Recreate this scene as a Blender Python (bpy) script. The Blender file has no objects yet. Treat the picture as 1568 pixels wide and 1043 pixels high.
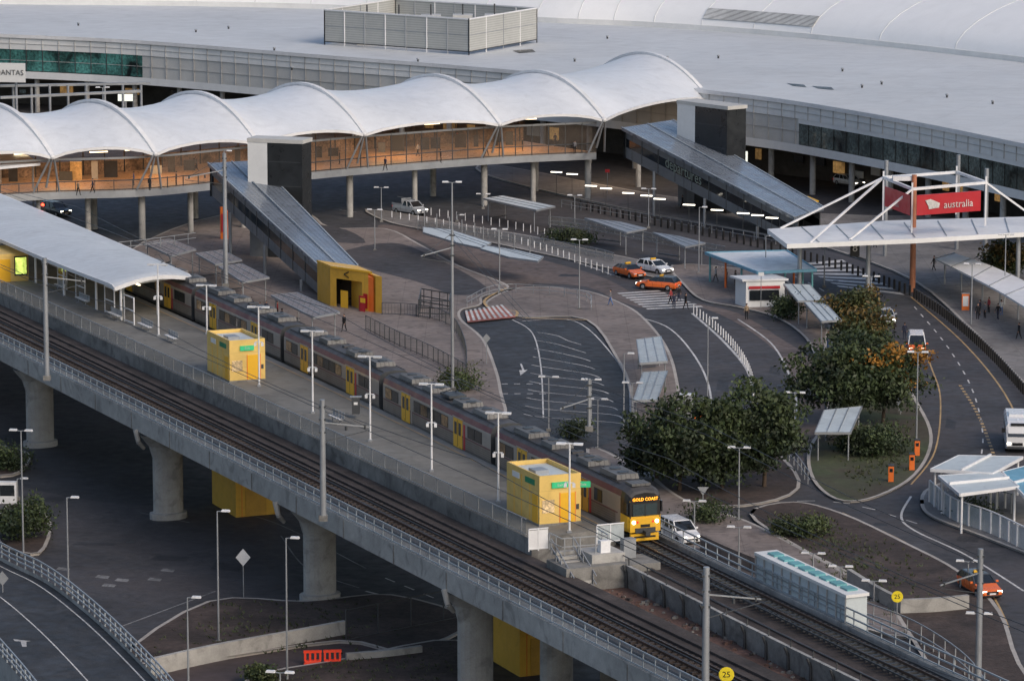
import bpy, math, random
import numpy as np
from mathutils import Vector, Matrix
random.seed(7); rng=np.random.default_rng(5)
F=6000.0; CX=784.0; CY=521.5; HC=66.6; TH=math.atan(1007.5/F)
ct,st=math.cos(TH),math.sin(TH)
# ---- survey helpers : photograph measurement -> true position on a level plane
def P(u,v,z=0.0):
    a=(u-CX)/F; b=(CY-v)/F
    t=(z-HC)/(-st+b*ct)
    return Vector((a*t,(ct+b*st)*t,z))
def ZT(p,v2):
    b=(CY-v2)/F
    return HC+p.y*(-st+b*ct)/(ct+b*st)
# ---------------------------------------------------------------- materials
MC={}
def mat(name,col,rough=.6,metal=0.0,var=.18,scale=1.0,bump=0.0,bscale=12,emit=0.0,seams=(),alpha=1.0,spots=0.0,spec=.5,tint=None):
    if name in MC: return MC[name]
    m=bpy.data.materials.new(name); m.use_nodes=True; nt=m.node_tree; N=nt.nodes; L=nt.links
    bs=N['Principled BSDF']; bs.inputs['Roughness'].default_value=rough; bs.inputs['Metallic'].default_value=metal
    bs.inputs['Specular IOR Level'].default_value=spec
    geo=N.new('ShaderNodeNewGeometry')
    def noise(s,d=4,dist=0.0):
        n=N.new('ShaderNodeTexNoise'); n.inputs['Scale'].default_value=s; n.inputs['Detail'].default_value=d; n.inputs['Distortion'].default_value=dist
        L.new(geo.outputs['Position'],n.inputs['Vector']); return n.outputs['Fac']
    def rng_(src,a,b,c,d):
        r=N.new('ShaderNodeMapRange'); L.new(src,r.inputs[0]); 
        for i,x in enumerate((a,b,c,d)): r.inputs[i+1].default_value=x
        return r.outputs[0]
    def mul(a,b):
        k=N.new('ShaderNodeMath'); k.operation='MULTIPLY'; L.new(a,k.inputs[0])
        if isinstance(b,float): k.inputs[1].default_value=b
        else: L.new(b,k.inputs[1])
        return k.outputs[0]
    f=mul(rng_(noise(.12*scale,3,.6),.3,.7,1-var,1+var), rng_(noise(1.3*scale,5),.3,.7,1-var*.6,1+var*.6))
    f=mul(f, rng_(noise(9*scale,2),.3,.7,1-var*.35,1+var*.35))
    if spots>0:
        f=mul(f, rng_(noise(.45*scale,6,2.0),.52,.66,1.0,1-spots))
    for (dx,dy,dz,per,w,dark) in seams:
        d=N.new('ShaderNodeVectorMath'); d.operation='DOT_PRODUCT'; L.new(geo.outputs['Position'],d.inputs[0]); d.inputs[1].default_value=(dx/per,dy/per,dz/per)
        fr=N.new('ShaderNodeMath'); fr.operation='FRACT'; L.new(d.outputs['Value'],fr.inputs[0])
        g=N.new('ShaderNodeMath'); g.operation='LESS_THAN'; L.new(fr.outputs[0],g.inputs[0]); g.inputs[1].default_value=w/per
        f=mul(f, rng_(g.outputs[0],0,1,1,1-dark))
    vm=N.new('ShaderNodeVectorMath'); vm.operation='SCALE'; vm.inputs[0].default_value=col; L.new(f,vm.inputs['Scale'])
    out=vm.outputs[0]
    if tint:
        mx=N.new('ShaderNodeMix'); mx.data_type='RGBA'; L.new(rng_(noise(.06*scale,2,.5),.45,.62,0,tint[3]),mx.inputs[0]); L.new(out,mx.inputs[6]); mx.inputs[7].default_value=(tint[0],tint[1],tint[2],1)
        out=mx.outputs[2]
    L.new(out,bs.inputs['Base Color'])
    if bump>0:
        b=N.new('ShaderNodeBump'); b.inputs['Strength'].default_value=bump; b.inputs['Distance'].default_value=.05
        L.new(noise(bscale,4),b.inputs['Height']); L.new(b.outputs[0],bs.inputs['Normal'])
    rr=rng_(noise(.8*scale,3),.3,.7,max(0.02,rough-.12),min(1,rough+.12)); L.new(rr,bs.inputs['Roughness'])
    if emit>0:
        bs.inputs['Emission Strength'].default_value=emit
        if var>.3: L.new(out,bs.inputs['Emission Color'])
        else: bs.inputs['Emission Color'].default_value=(*col,1)
    if alpha<1: bs.inputs['Alpha'].default_value=alpha
    MC[name]=m; return m
asph=mat('asphalt',(.052,.051,.055),.75,var=.3,bump=.3,bscale=8,spots=.3,tint=(.070,.060,.060,.5))
asph2=mat('asphalt_dark',(.035,.037,.041),.7,var=.35,bump=.3,spots=.35)
asph3=mat('asphalt_patch',(.030,.030,.033),.7,var=.3,bump=.3)
asphp=mat('asphalt_pink_lit',(.125,.098,.088),.75,var=.3,bump=.3,spots=.35)
pave=mat('paving_concrete',(.205,.172,.155),.8,var=.22,spots=.32,seams=((1,0,0,3,.08,.22),(0,1,0,3,.12,.22)))
paveg=mat('paving_grey',(.185,.175,.168),.8,var=.22,spots=.25,seams=((1,0,0,3,.08,.2),(0,1,0,3,.12,.2)))
kerb=mat('kerb_concrete',(.38,.355,.325),.8,var=.2)
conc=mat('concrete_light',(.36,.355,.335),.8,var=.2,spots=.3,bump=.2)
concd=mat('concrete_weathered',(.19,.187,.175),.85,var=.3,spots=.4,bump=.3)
plat=mat('platform_asphalt',(.175,.172,.157),.85,var=.16,bump=.2,bscale=18,spots=.18)
platstain=mat('platform_edge_paving',(.24,.235,.22),.85,var=.15)
soil=mat('mulch_soil',(.050,.036,.031),.95,var=.5,scale=2,bump=.8,bscale=5)
redsoil=mat('red_ballast',(.12,.07,.055),.95,var=.5,scale=3,bump=.8,bscale=5)
grass=mat('grass',(.052,.066,.03),.95,var=.4,scale=2,bump=.6,bscale=10,tint=(.06,.045,.034,.8))
gnd=mat('ground_dry',(.07,.068,.055),.95,var=.4,scale=.4)
ballast=mat('ballast',(.050,.040,.036),.95,var=.45,scale=3,bump=.8,bscale=6)
rail=mat('rail_steel',(.10,.065,.05),.45,.5)
sleep=mat('sleeper',(.050,.040,.036),.9,var=.35,scale=3)
white=mat('white_paint_line',(.55,.54,.52),.6,var=.25,scale=3,spots=.3)
wwhite=mat('worn_white_paint',(.22,.22,.22),.7,var=.4,scale=3,spots=.4)
yline=mat('yellow_paint_line',(.45,.30,.13),.6,var=.25,scale=3,spots=.3)
redl=mat('red_paving',(.30,.10,.07),.7,var=.25)
gal=mat('galvanised_steel',(.33,.35,.37),.45,.45,var=.12)
gald=mat('dark_steel',(.07,.075,.08),.5,.4)
galb=mat('rail_blue_grey',(.33,.37,.40),.5,.2,var=.12)
meshp=mat('mesh_panel',(.27,.27,.255),.6,.2,alpha=.5)
meshb=mat('mesh_panel_blue',(.30,.34,.37),.6,.2,alpha=.42)
whitep=mat('white_painted_metal',(.70,.71,.72),.45,var=.08,spots=.06)
roofw=mat('membrane_roof',(.68,.71,.74),.42,var=.07,scale=.6,spots=.07)
roofg=mat('terminal_roof_sheet',(.55,.575,.59),.6,var=.07,scale=.3,spots=.07,seams=((.94,-.34,0,9,.12,.08),(.34,.94,0,14,.25,.07)))
vaultm=mat('vault_roof',(.82,.83,.83),.6,var=.03,scale=.3,spots=.03)
canw=mat('canopy_roof_sheet',(.55,.585,.615),.5,var=.08,spots=.08,seams=((.42,-.9,0,1.2,.12,.12),))
corr=mat('corrugated_roof',(.24,.275,.32),.3,.35,var=.08,seams=((.93,.36,0,.55,.14,.3),))
cladg=mat('grey_cladding',(.17,.18,.19),.55,.2,var=.1,seams=((.5,.5,0,1.2,.05,.3),))
dk=mat('dark_metal_cladding',(.03,.033,.036),.35,.3)
black=mat('black_paint',(.012,.012,.013),.4)
rubber=mat('rubber',(.012,.012,.012),.8)
yel=mat('yellow_panel',(.66,.38,.045),.5,var=.08,spots=.1,seams=((1,0.2,0,1.6,.03,.2),))
yelp=mat('pale_yellow_panel',(.72,.50,.15),.5,var=.08,spots=.1,seams=((0,0,1,1.2,.03,.2),))
ydoor=mat('yellow_paint',(.78,.44,.03),.35,var=.06)
orange=mat('orange_paint',(.75,.17,.03),.4,var=.08)
red=mat('red_paint',(.42,.02,.03),.4,var=.08)
maroon=mat('maroon_paint',(.14,.035,.05),.4,var=.1)
teal=mat('teal_paint',(.12,.33,.35),.5)
blue=mat('blue_roof',(.14,.34,.46),.5)
lblue=mat('pale_blue_panel',(.50,.56,.58),.5,var=.1,spots=.1)
green=mat('green_sign',(.01,.20,.09),.5)
greenlit=mat('lit_green_sign',(.03,.42,.18),.5,emit=.25)
silver=mat('train_side_steel',(.25,.225,.20),.4,.45,var=.14,seams=((0,0,1,.16,.05,.35),))
silver2=mat('train_side_panel',(.36,.335,.31),.4,.4,var=.08)
troof=mat('train_roof',(.068,.066,.067),.6,var=.25,spots=.3)
troofe=mat('train_roof_equipment',(.14,.14,.138),.6,var=.2,seams=((.9,.4,0,.35,.08,.4),))
tglass=mat('dark_glass',(.014,.018,.022),.08,0,var=.3,spec=.8)
wwarm=mat('warm_lit_window',(.30,.17,.06),.2,emit=.5,var=.5,scale=2)
wtrain=mat('train_window_glow',(.13,.085,.045),.15,emit=.25,var=.7,scale=2)  # dark brown glass with a weak patchy warm glow
wdim=mat('office_glass',(.022,.030,.032),.08,emit=.5,var=.9,scale=2.5,spec=.8)  # patchy glow in the colour stands for glass glimmers and interior light
gglass=mat('green_glass',(.022,.070,.064),.10,var=.95,scale=2.0,spec=.8,emit=.5)  # patchy glow in the colour paints light glints on the glass
pglass=mat('clear_glass',(.22,.18,.15),.06,alpha=.26,spec=.7)
bglass=mat('frosted_panel',(.45,.51,.53),.35,alpha=.75)
panelg=mat('facade_panel',(.50,.50,.48),.6,var=.10,scale=.5)
panelw=mat('facade_white_panel',(.70,.71,.70),.6,var=.06)
screen=mat('louvre_screen',(.42,.43,.41),.6,var=.06,seams=((0,0,1,.35,.12,.2),))
lampw=mat('lamp_head_white',(.68,.69,.70),.4)
headon=mat('headlight_lit',(1,.93,.75),.3,emit=7)
tailon=mat('tail_light',(.7,.03,.02),.3,emit=.8)
warmfloor=mat('skywalk_floor',(.40,.22,.11),.35,var=.25,scale=2,emit=.18)  # warm lamplight put into the floor as colour and faint glow
warmceil=mat('skywalk_soffit',(.46,.32,.21),.6,emit=.10)  # soffit itself glows, warm interior light put into its colour
stripl=mat('strip_light',(1,.80,.5),.4,emit=3.5)
coolstrip=mat('kerb_light',(1,.93,.78),.4,emit=3)
adv=mat('lit_advert_screen',(.62,.75,.15),.4,emit=1.0,var=.8,scale=6)
orngd=mat('destination_led',(1,.35,.02),.4,emit=4)
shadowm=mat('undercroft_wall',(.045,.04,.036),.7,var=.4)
vent=mat('vent_louvre',(.50,.51,.50),.6,seams=((.34,.94,0,.8,.3,.3),))
joint=mat('panel_joint',(.40,.40,.39),.6)
bark=mat('bark',(.07,.05,.035),.9,var=.3,scale=4)
def leafm(n,c): 
    m=mat(n,c,.65,var=.35,scale=3); return m
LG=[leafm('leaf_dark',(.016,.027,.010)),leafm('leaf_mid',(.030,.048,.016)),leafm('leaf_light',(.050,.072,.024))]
LO=[leafm('leaf_olive',(.052,.062,.018)),leafm('leaf_rust',(.12,.080,.02)),leafm('leaf_orange_lit',(.32,.15,.022))]  # last leaf colour has orange sunlight put in, for upper clumps
# ---------------------------------------------------------------- mesh builder
COL=bpy.context.scene.collection
class MB:
    def __init__(s): s.v=[];s.f=[];s.fm=[];s.sm=[];s.mats=[]
    def mi(s,m):
        if m not in s.mats: s.mats.append(m)
        return s.mats.index(m)
    def add(s,vs,fs,m,smooth=False):
        o=len(s.v)
        for p in vs: s.v.append((p[0],p[1],p[2]))
        i=s.mi(m)
        for f in fs:
            s.f.append([o+k for k in f]); s.fm.append(i); s.sm.append(smooth)
    def poly(s,pts,m): s.add(pts,[list(range(len(pts)))],m)
    def box(s,c,sz,m,rz=0.0,taper=1.0):
        x,y,z=sz[0]/2,sz[1]/2,sz[2]/2
        R=Matrix.Rotation(rz,3,'Z') if rz else None
        vs=[]
        for k,zz in enumerate((-z,z)):
            q=taper if k else 1
            for a,b in ((-x,-y),(x,-y),(x,y),(-x,y)):
                p=Vector((a*q,b*q,zz)); p=R@p if R else p
                vs.append(p+Vector(c))
        s.add(vs,[(3,2,1,0),(4,5,6,7),(0,1,5,4),(1,2,6,5),(2,3,7,6),(3,0,4,7)],m)
    def obox(s,o,a,b,h,m,z0=None):
        o=Vector(o);a=Vector(a);b=Vector(b);u=Vector((0,0,h))
        vs=[o,o+a,o+a+b,o+b,o+u,o+a+u,o+a+b+u,o+b+u]
        s.add(vs,[(3,2,1,0),(4,5,6,7),(0,1,5,4),(1,2,6,5),(2,3,7,6),(3,0,4,7)],m)
    def cyl(s,p0,p1,r0,r1,m,n=8,cap=True,smooth=True):
        p0=Vector(p0);p1=Vector(p1); d=(p1-p0)
        if d.length<1e-6: return
        d.normalize(); a=d.orthogonal().normalized(); b=d.cross(a)
        vs=[]
        for p,r in((p0,r0),(p1,r1)):
            for i in range(n):
                t=2*math.pi*i/n+math.pi/n; vs.append(p+a*(r*math.cos(t))+b*(r*math.sin(t)))
        s.add(vs,[(i,(i+1)%n,n+(i+1)%n,n+i) for i in range(n)],m,smooth)
        if cap: s.add(vs[n:],[list(range(n))],m); s.add(vs[:n],[list(range(n))[::-1]],m)
    def beam(s,p0,p1,w,h,m):
        p0=Vector(p0);p1=Vector(p1); d=(p1-p0)
        if d.length<1e-6: return
        d.normalize(); up=Vector((0,0,1))
        if abs(d.z)>.98: up=Vector((0,1,0))
        a=d.cross(up).normalized()*(w/2); b=a.cross(d).normalized()*(h/2)
        vs=[p0-a-b,p0+a-b,p0+a+b,p0-a+b,p1-a-b,p1+a-b,p1+a+b,p1-a+b]
        s.add(vs,[(3,2,1,0),(4,5,6,7),(0,1,5,4),(1,2,6,5),(2,3,7,6),(3,0,4,7)],m)
    def prism(s,pts,z0,z1,m,mside=None):
        n=len(pts); b=[Vector((p[0],p[1],z0)) for p in pts]; t=[Vector((p[0],p[1],z1)) for p in pts]
        s.add(t,[list(range(n))],m); s.add(b+t,[(i,(i+1)%n,n+(i+1)%n,n+i) for i in range(n)],mside or m)
    def loft(s,rings,m,cap=True,closed=True,smooth=False,capm=None):
        n=len(rings[0]); vs=[p for r in rings for p in r]; fs=[]
        for k in range(len(rings)-1):
            for i in range(n if closed else n-1):
                j=(i+1)%n; fs.append((k*n+i,k*n+j,(k+1)*n+j,(k+1)*n+i))
        s.add(vs,fs,m,smooth)
        if cap:
            s.add(rings[0],[list(range(n))[::-1]],capm or m); s.add(rings[-1],[list(range(n))],capm or m)
    def ball(s,c,r,m,nu=8,nv=6,sc=(1,1,1)):
        rings=[]
        for j in range(nv+1):
            ph=-math.pi/2+math.pi*j/nv
            rr=max(math.cos(ph),.01)
            rings.append([Vector(c)+Vector((r*sc[0]*rr*math.cos(2*math.pi*i/nu),r*sc[1]*rr*math.sin(2*math.pi*i/nu),r*sc[2]*math.sin(ph))) for i in range(nu)])
        s.loft(rings,m,smooth=True)
    def make(s,name,loc=None,rz=0.0,parent=None):
        me=bpy.data.meshes.new(name); me.from_pydata(s.v,[],s.f)
        for m in s.mats: me.materials.append(m)
        me.polygons.foreach_set('material_index',s.fm); me.polygons.foreach_set('use_smooth',s.sm); me.update()
        ob=bpy.data.objects.new(name,me); COL.objects.link(ob)
        if loc is not None: ob.location=loc
        ob.rotation_euler=(0,0,rz)
        if parent: ob.parent=parent
        return ob
def text(mb,s,size,o,right,up,m):
    cu=bpy.data.curves.new('t','FONT'); cu.body=s; cu.size=size; cu.align_x='CENTER'; cu.align_y='CENTER'; cu.resolution_u=2
    ob=bpy.data.objects.new('t',cu); COL.objects.link(ob); dg=bpy.context.evaluated_depsgraph_get(); dg.update()
    me=bpy.data.meshes.new_from_object(ob.evaluated_get(dg))
    o=Vector(o);right=Vector(right).normalized();up=Vector(up).normalized()
    vs=[o+right*v.co.x+up*v.co.y for v in me.vertices]
    mb.add(vs,[list(p.vertices) for p in me.polygons],m)
    bpy.data.objects.remove(ob); bpy.data.meshes.remove(me)
# ---------------------------------------------------------------- paths
def fit(px,z,deg=2,y0=200,y1=440,step=4.0):
    w=[P(u,v,z) for u,v in px]; c=np.polyfit([p.y for p in w],[p.x for p in w],deg)
    ys=np.arange(y1,y0-.01,-step)
    return [Vector((float(np.polyval(c,y)),float(y),z)) for y in ys]
def cat(pts,n=6,closed=False):
    out=[]; N=len(pts)
    for i in range(N if closed else N-1):
        if closed: a,b,c,d=[pts[(i+k)%N] for k in(-1,0,1,2)]
        else: a,b,c,d=pts[max(i-1,0)],pts[i],pts[i+1],pts[min(i+2,N-1)]
        for k in range(n):
            t=k/n; out.append(.5*((2*b)+(c-a)*t+(2*a-5*b+4*c-d)*t*t+(3*b-a-3*c+d)*t**3))
    if not closed: out.append(pts[-1].copy())
    return out
def pc(px,z=0,n=6,closed=False): return cat([P(u,v,z) for u,v in px],n,closed)
def tang(path,i):
    a=path[max(i-1,0)]; b=path[min(i+1,len(path)-1)]; t=(b-a); t.z=0; return t.normalized()
def off(path,o,z=None):
    r=[]
    for i,p in enumerate(path):
        t=tang(path,i); q=p+Vector((t.y,-t.x,0))*o
        if z is not None: q.z=z
        r.append(q)
    return r
def resamp(path,sp,start=0.0):
    out=[]; acc=start; d=0.0
    for i in range(len(path)-1):
        L=(path[i+1]-path[i]).length
        while acc<=d+L+1e-9:
            t=(acc-d)/max(L,1e-9); out.append((path[i].lerp(path[i+1],t),(path[i+1]-path[i]).normalized())); acc+=sp
        d+=L
    return out
def sub(path,y1,y0): return [p for p in path if y0<=p.y<=y1]
def strip(mb,A,B,m,z=None):
    vs=[]
    for a,b in zip(A,B): vs+= [Vector((a.x,a.y,a.z if z is None else z)),Vector((b.x,b.y,b.z if z is None else z))]
    mb.add(vs,[(2*i,2*i+1,2*i+3,2*i+2) for i in range(len(A)-1)],m)
def band(mb,path,w,m,z): strip(mb,off(path,w/2,z),off(path,-w/2,z),m)
def extr(mb,path,prof,mats,closed=True):
    rings=[]
    for i,p in enumerate(path):
        t=tang(path,i); n=Vector((t.y,-t.x,0)); rings.append([Vector((p.x,p.y,0))+n*o+Vector((0,0,z)) for o,z in prof])
    n=len(prof)
    for k in range(n if closed else n-1):
        j=(k+1)%n; vs=[];
        for r in rings: vs+=[r[k],r[j]]
        mb.add(vs,[(2*i,2*i+1,2*i+3,2*i+2) for i in range(len(rings)-1)],mats[k] if isinstance(mats,list) else mats)
    if closed:
        m=mats[0] if isinstance(mats,list) else mats
        mb.add(rings[0],[list(range(n))],m); mb.add(rings[-1],[list(range(n))[::-1]],m)
def wallz(mb,path,z0,z1,m):
    strip(mb,[Vector((p.x,p.y,z0)) for p in path],[Vector((p.x,p.y,z1)) for p in path],m)
def fence(name,path,h,sp=2.0,m=None,rails=(1.0,.5),r=.035,bal=0,panel=None,post=None,zb=0.0):
    m=m or gal; mb=MB(); up=Vector((0,0,1))
    for p,t in resamp(path,sp): mb.box(p+up*(zb+h/2),(.07,.07,h) if not post else (post,post,h),m,math.atan2(t.y,t.x))
    for q in rails:
        for a,b in zip(path[:-1],path[1:]): mb.beam(a+up*(zb+h*q),b+up*(zb+h*q),r*2,r*2,m)
    if bal:
        for p,t in resamp(path,bal): mb.box(p+up*(zb+h*.5),(.025,.025,h*.86),m,math.atan2(t.y,t.x))
    if panel: wallz(mb,[Vector((p.x,p.y,0)) for p in path],path[0].z+zb+h*.06,path[0].z+zb+h*.94,panel)
    return mb.make(name)
# ================================================================ GROUND
mb=MB(); mb.poly([(-3000,-1500,0),(3000,-1500,0),(3000,5000,0),(-3000,5000,0)],gnd); mb.make('ground')
mb=MB(); mb.poly([(-150,150,.004),(150,150,.004),(170,720,.004),(-170,720,.004)],asph); mb.make('road')
IH=[.12]
def island(name,px,top=pave,h=None,n=4,kw=.3,smooth=True):
    IH[0]+=.010; h=IH[0]
    pts=pc(px,0,n,True) if smooth else [P(u,v) for u,v in px]
    mb=MB(); mb.prism(pts,0,h,top,kerb)
    band(mb,pts+[pts[0],pts[1]],kw,kerb,h+.005)
    return mb.make(name)
island('pavement',[(180,420),(300,340),(455,325),(505,350),(590,352),(640,375),(700,408),(772,436),(770,446),(738,456),(735,468),(706,476),(706,492),(738,520),(756,560),(766,600),(766,650),(650,640),(420,560)])
PZ=IH[0]
mb=MB(); mb.poly(pc([(520,388),(600,372),(660,392),(745,440),(700,452),(640,432),(560,410)],PZ+.008,4,True),asph); mb.poly(pc([(480,345),(530,352),(560,372),(500,368)],PZ+.009,3,True),asph); mb.make('asphalt_patch')
island('traffic_island',[(778,447),(820,441),(900,448),(958,470),(988,492),(1018,530),(1034,575),(1038,635),(1000,655),(972,645),(965,595),(945,550),(898,491),(800,487),(757,478),(745,465)])
island('median_island',[(560,322),(640,333),(720,348),(820,365),(900,384),(1000,405),(1072,424),(1085,434),(1068,438),(960,418),(840,392),(700,362),(600,343)],paveg,n=3)
island('taxi_island',[(1030,408),(1120,412),(1190,425),(1250,470),(1285,520),(1290,560),(1262,568),(1235,520),(1190,488),(1130,472),(1078,462),(1050,440)])
island('grass_island',[(1270,500),(1310,470),(1350,510),(1378,570),(1400,612),(1424,660),(1420,700),(1390,738),(1330,766),(1280,766),(1245,735),(1240,690),(1268,640),(1262,580)],grass)
island('mulch_bed',[(975,695),(1012,662),(1100,655),(1190,698),(1222,750),(1140,776),(1040,765)],soil)
island('footpath',[(900,690),(975,720),(1050,770),(1140,800),(1215,838),(1300,885),(1385,935),(1480,938),(1470,965),(1360,975),(1180,905),(950,800)],pave)
island('garden_bed',[(1150,790),(1215,772),(1290,790),(1380,832),(1470,880),(1530,940),(1560,1020),(1640,1150),(1480,1100),(1400,985),(1340,905),(1225,842)],soil)
island('corner_pavement',[(1412,775),(1425,750),(1500,735),(1700,745),(1720,900),(1600,860),(1500,822),(1430,795)],paveg)
island('terminal_pavement',[(1300,392),(1400,432),(1470,490),(1568,590),(1680,720),(1800,700),(1800,400),(1500,340),(1250,330),(1000,300),(760,255),(740,268),(860,300),(1000,330),(1200,366)],paveg,n=3)
for px in ([(190,1010),(320,925),(470,925),(600,915),(720,955),(620,1000),(520,985),(300,1015)],[(0,790),(30,775),(75,800),(60,850),(0,835)],[(380,1045),(520,1015),(700,985),(740,1060),(700,1120),(400,1110)],[(-60,680),(20,690),(45,705),(20,730),(-60,725)]):
    island('mulch_bed',px,soil)
mb=MB(); mb.poly(pc([(100,650),(300,720),(560,860),(900,960),(900,1150),(560,905),(430,800),(100,760),(-50,700)],.009,4,True),asph2); mb.make('service_road')
mb=MB(); mb.poly(pc([(760,478),(800,492),(895,494),(940,550),(962,600),(968,650),(890,690),(775,650),(762,580),(735,512),(712,492)],.0075,4,True),asph2); mb.make('bus_bay')
mb=MB(); mb.poly(pc([(600,345),(700,366),(830,398),(935,430),(990,470),(950,462),(900,440),(820,434),(780,440),(700,402),(640,368),(580,350)],.0079,4,True),asphp); mb.poly(pc([(1060,465),(1130,480),(1190,515),(1250,560),(1262,640),(1240,690),(1222,700),(1218,600),(1190,540),(1120,490)],.0079,4,True),asphp); mb.make('pink_lit_lane')  # warm pink light on the road, painted as lighter asphalt bands
mb=MB(); mb.poly(pc([(160,1020),(380,985),(560,955),(720,935),(760,950),(600,985),(400,1030),(200,1080)],.013,4,True),mat('red_asphalt',(.062,.046,.046),.8,var=.25)); mb.make('cycle_path')
# ---- painted markings
mk=MB()
def line(px,w=.15,m=white,z=.012,n=6): band(mk,pc(px,0,n),w,m,z)
def dashes(px,L=2,G=3,w=.14,m=white,z=.012):
    path=pc(px,0,8); pts=resamp(path,L+G)
    for p,t in pts: band(mk,[p,p+t*L],w,m,z)
def zebra(a0,a1,b0,b1,n,m=white,z=.017,fill=.5):
    A0,A1,B0,B1=P(*a0),P(*a1),P(*b0),P(*b1)
    for i in range(n):
        s0=i/n; s1=(i+fill)/n
        q=[A0.lerp(A1,s0),A0.lerp(A1,s1),B0.lerp(B1,s1),B0.lerp(B1,s0)]
        for k in q: k.z=z
        mk.poly(q,m)
zebra((945,449),(995,476),(1008,445),(1082,472),8)
zebra((1215,405),(1290,442),(1290,398),(1392,456),8)
mk.poly([P(712,478,.16),P(772,468,.16),P(790,486,.16),P(716,494,.16)],redl)
zebra((712,478),(772,468),(716,494),(790,486),9,white,.168)
line([(800,492),(880,492),(935,540),(962,590),(965,650)],.15)
for i in range(11):
    y=512+i*12.5; x0=812-i*2; x1=880+i*7
    line([(x0+10,y-3),(x0+40,y+2),(x1-10,y+10),(x1+10,y+16)],.13)
line([(785,490),(815,510),(828,560),(832,640)],.14)
mk.poly([P(797,575,.013),P(808,566,.013),P(803,567,.013),P(799,557,.013),P(796,557,.013),P(800,567,.013),P(795,567,.013)],white)
dashes([(768,588),(835,588)],.6,.6,.25); dashes([(768,603),(835,603)],.6,.6,.25)
line([(960,482),(1020,500),(1060,540),(1085,590),(1090,650),(1080,690)],.2)
line([(1130,489),(1180,525),(1207,570),(1220,620),(1215,670)],.2)
line([(1060,480),(1110,525),(1148,575),(1152,640)],.3)
line([(1395,455),(1470,520),(1530,590),(1568,660)],.18,yline); line([(1405,505),(1425,560),(1440,610),(1432,690),(1395,742)],.15,yline)
dashes([(1400,470),(1450,530),(1490,600),(1505,680),(1480,740)],2,3); dashes([(1470,590),(1500,640),(1530,720)],.7,.8,.3,yline)
dashes([(1165,768),(1290,770),(1400,800)],1.5,1.5); line([(1395,760),(1380,790),(1400,812),(1480,850),(1568,905)],.2)
line([(1290,785),(1370,822),(1440,860),(1510,900),(1545,960)],.15,yline); line([(1510,945),(1540,990),(1568,1040)],.2)
line([(720,362),(850,392),(950,425)],.14); dashes([(520,322),(620,335),(700,352),(850,386),(950,428)],3,4,.14)
dashes([(480,352),(560,360)],1,1); line([(560,358),(640,378),(760,436)],.15,yline)
line([(790,487),(790,478),(757,477),(742,462),(775,443)],.3,yline,.15); line([(900,492),(800,489)],.3,yline,.15)
line([(1000,400),(1060,425),(1150,425)],.15); dashes([(1100,405),(1180,412),(1260,445),(1320,500),(1330,560)],2,2.5)
line([(170,965),(250,935),(330,905)],.16,wwhite); line([(60,940),(110,985),(150,1040)],.16)
for (u,v) in ((150,880),(180,885),(230,884),(250,870),(160,893),(90,868)): 
    mk.poly([P(u,v,.016),P(u+18,v+2,.016),P(u+15,v+6,.016),P(u-5,v+4,.016)],wwhite)
line([(330,780),(420,800),(560,870)],.12,wwhite); dashes([(590,885),(700,930)],1.5,1.5); line([(215,785),(290,800)],.15,wwhite); line([(430,820),(470,870),(550,900)],.12,wwhite)
line([(560,905),(640,925)],.22,white)
mk.make('road_markings')
mb=MB()
for (u,v,w,h) in ((860,420,30,4),(1180,560,16,14),(1470,820,30,10),(1100,580,16,20),(1450,640,14,18),(240,850,50,9),(60,760,40,8),(620,900,30,6),(830,540,20,8),(1340,800,20,5),(700,440,20,4),(120,830,60,5),(330,860,40,14),(560,880,20,8),(1400,560,10,14),(1520,830,30,9)):
    mb.poly([P(u,v,.0100),P(u+w,v+h*.3,.0100),P(u+w*.9,v+h,.0100),P(u-w*.2,v+h*.8,.0100)],asph3)
for (u,v) in ((1170,503),(1195,590),(1480,590),(1505,790),(1280,430),(860,500),(1110,620),(200,830),(480,870)):
    c=P(u,v,.018); mb.poly([c+Vector((.4*math.cos(a*.7854),.4*math.sin(a*.7854),0)) for a in range(8)],gald)
mb.make('road_repairs')
# ================================================================ STATION VIADUCT
T1=fit([(0,497),(200,597),(400,692),(470,727),(700,838),(960,968),(1110,1042)],8.6,2,190,450)
NE=off(T1,-3.9,9.6)
FE=fit([(0,366),(250,472),(410,545),(555,612),(735,705),(935,800)],9.6,2,250,450)
T2=fit([(0,370),(250,476),(410,548),(555,615),(735,708),(935,806),(1000,841),(1130,905),(1250,962),(1430,1045)],8.6,3,190,450)
YE=258.5 # platform end
mb=MB()
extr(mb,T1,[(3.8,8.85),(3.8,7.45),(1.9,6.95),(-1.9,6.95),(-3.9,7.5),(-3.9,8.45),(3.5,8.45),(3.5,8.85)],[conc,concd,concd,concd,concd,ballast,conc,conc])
for p,t in resamp(off(T1,3.82,0),9.0):
    mb.box((p.x,p.y,8.1),(.06,.05,1.3),concd,math.atan2(t.y,t.x))
mb.make('railway_viaduct')
mb=MB()
def toY(path,n,ya,yb):
    ys=np.linspace(ya,yb,n); xs=np.interp(ys[::-1],[p.y for p in path][::-1],[p.x for p in path][::-1])[::-1]
    return [Vector((float(x),float(y),path[0].z)) for x,y in zip(xs,ys)]
A=toY(NE,40,430,YE); B=toY(FE,40,440,YE+4)
strip(mb,A,B,plat,9.6)
strip(mb,off(B,.05,9.606),off(B,.75,9.606),platstain); strip(mb,off(B,.75,9.61),off(B,.86,9.61),yline); 
wallz(mb,A,8.45,9.6,concd); wallz(mb,B,7.5,9.6,concd); mb.poly([A[-1],B[-1],B[-1]-Vector((0,0,2.2)),A[-1]-Vector((0,0,2.2))],concd)
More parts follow.
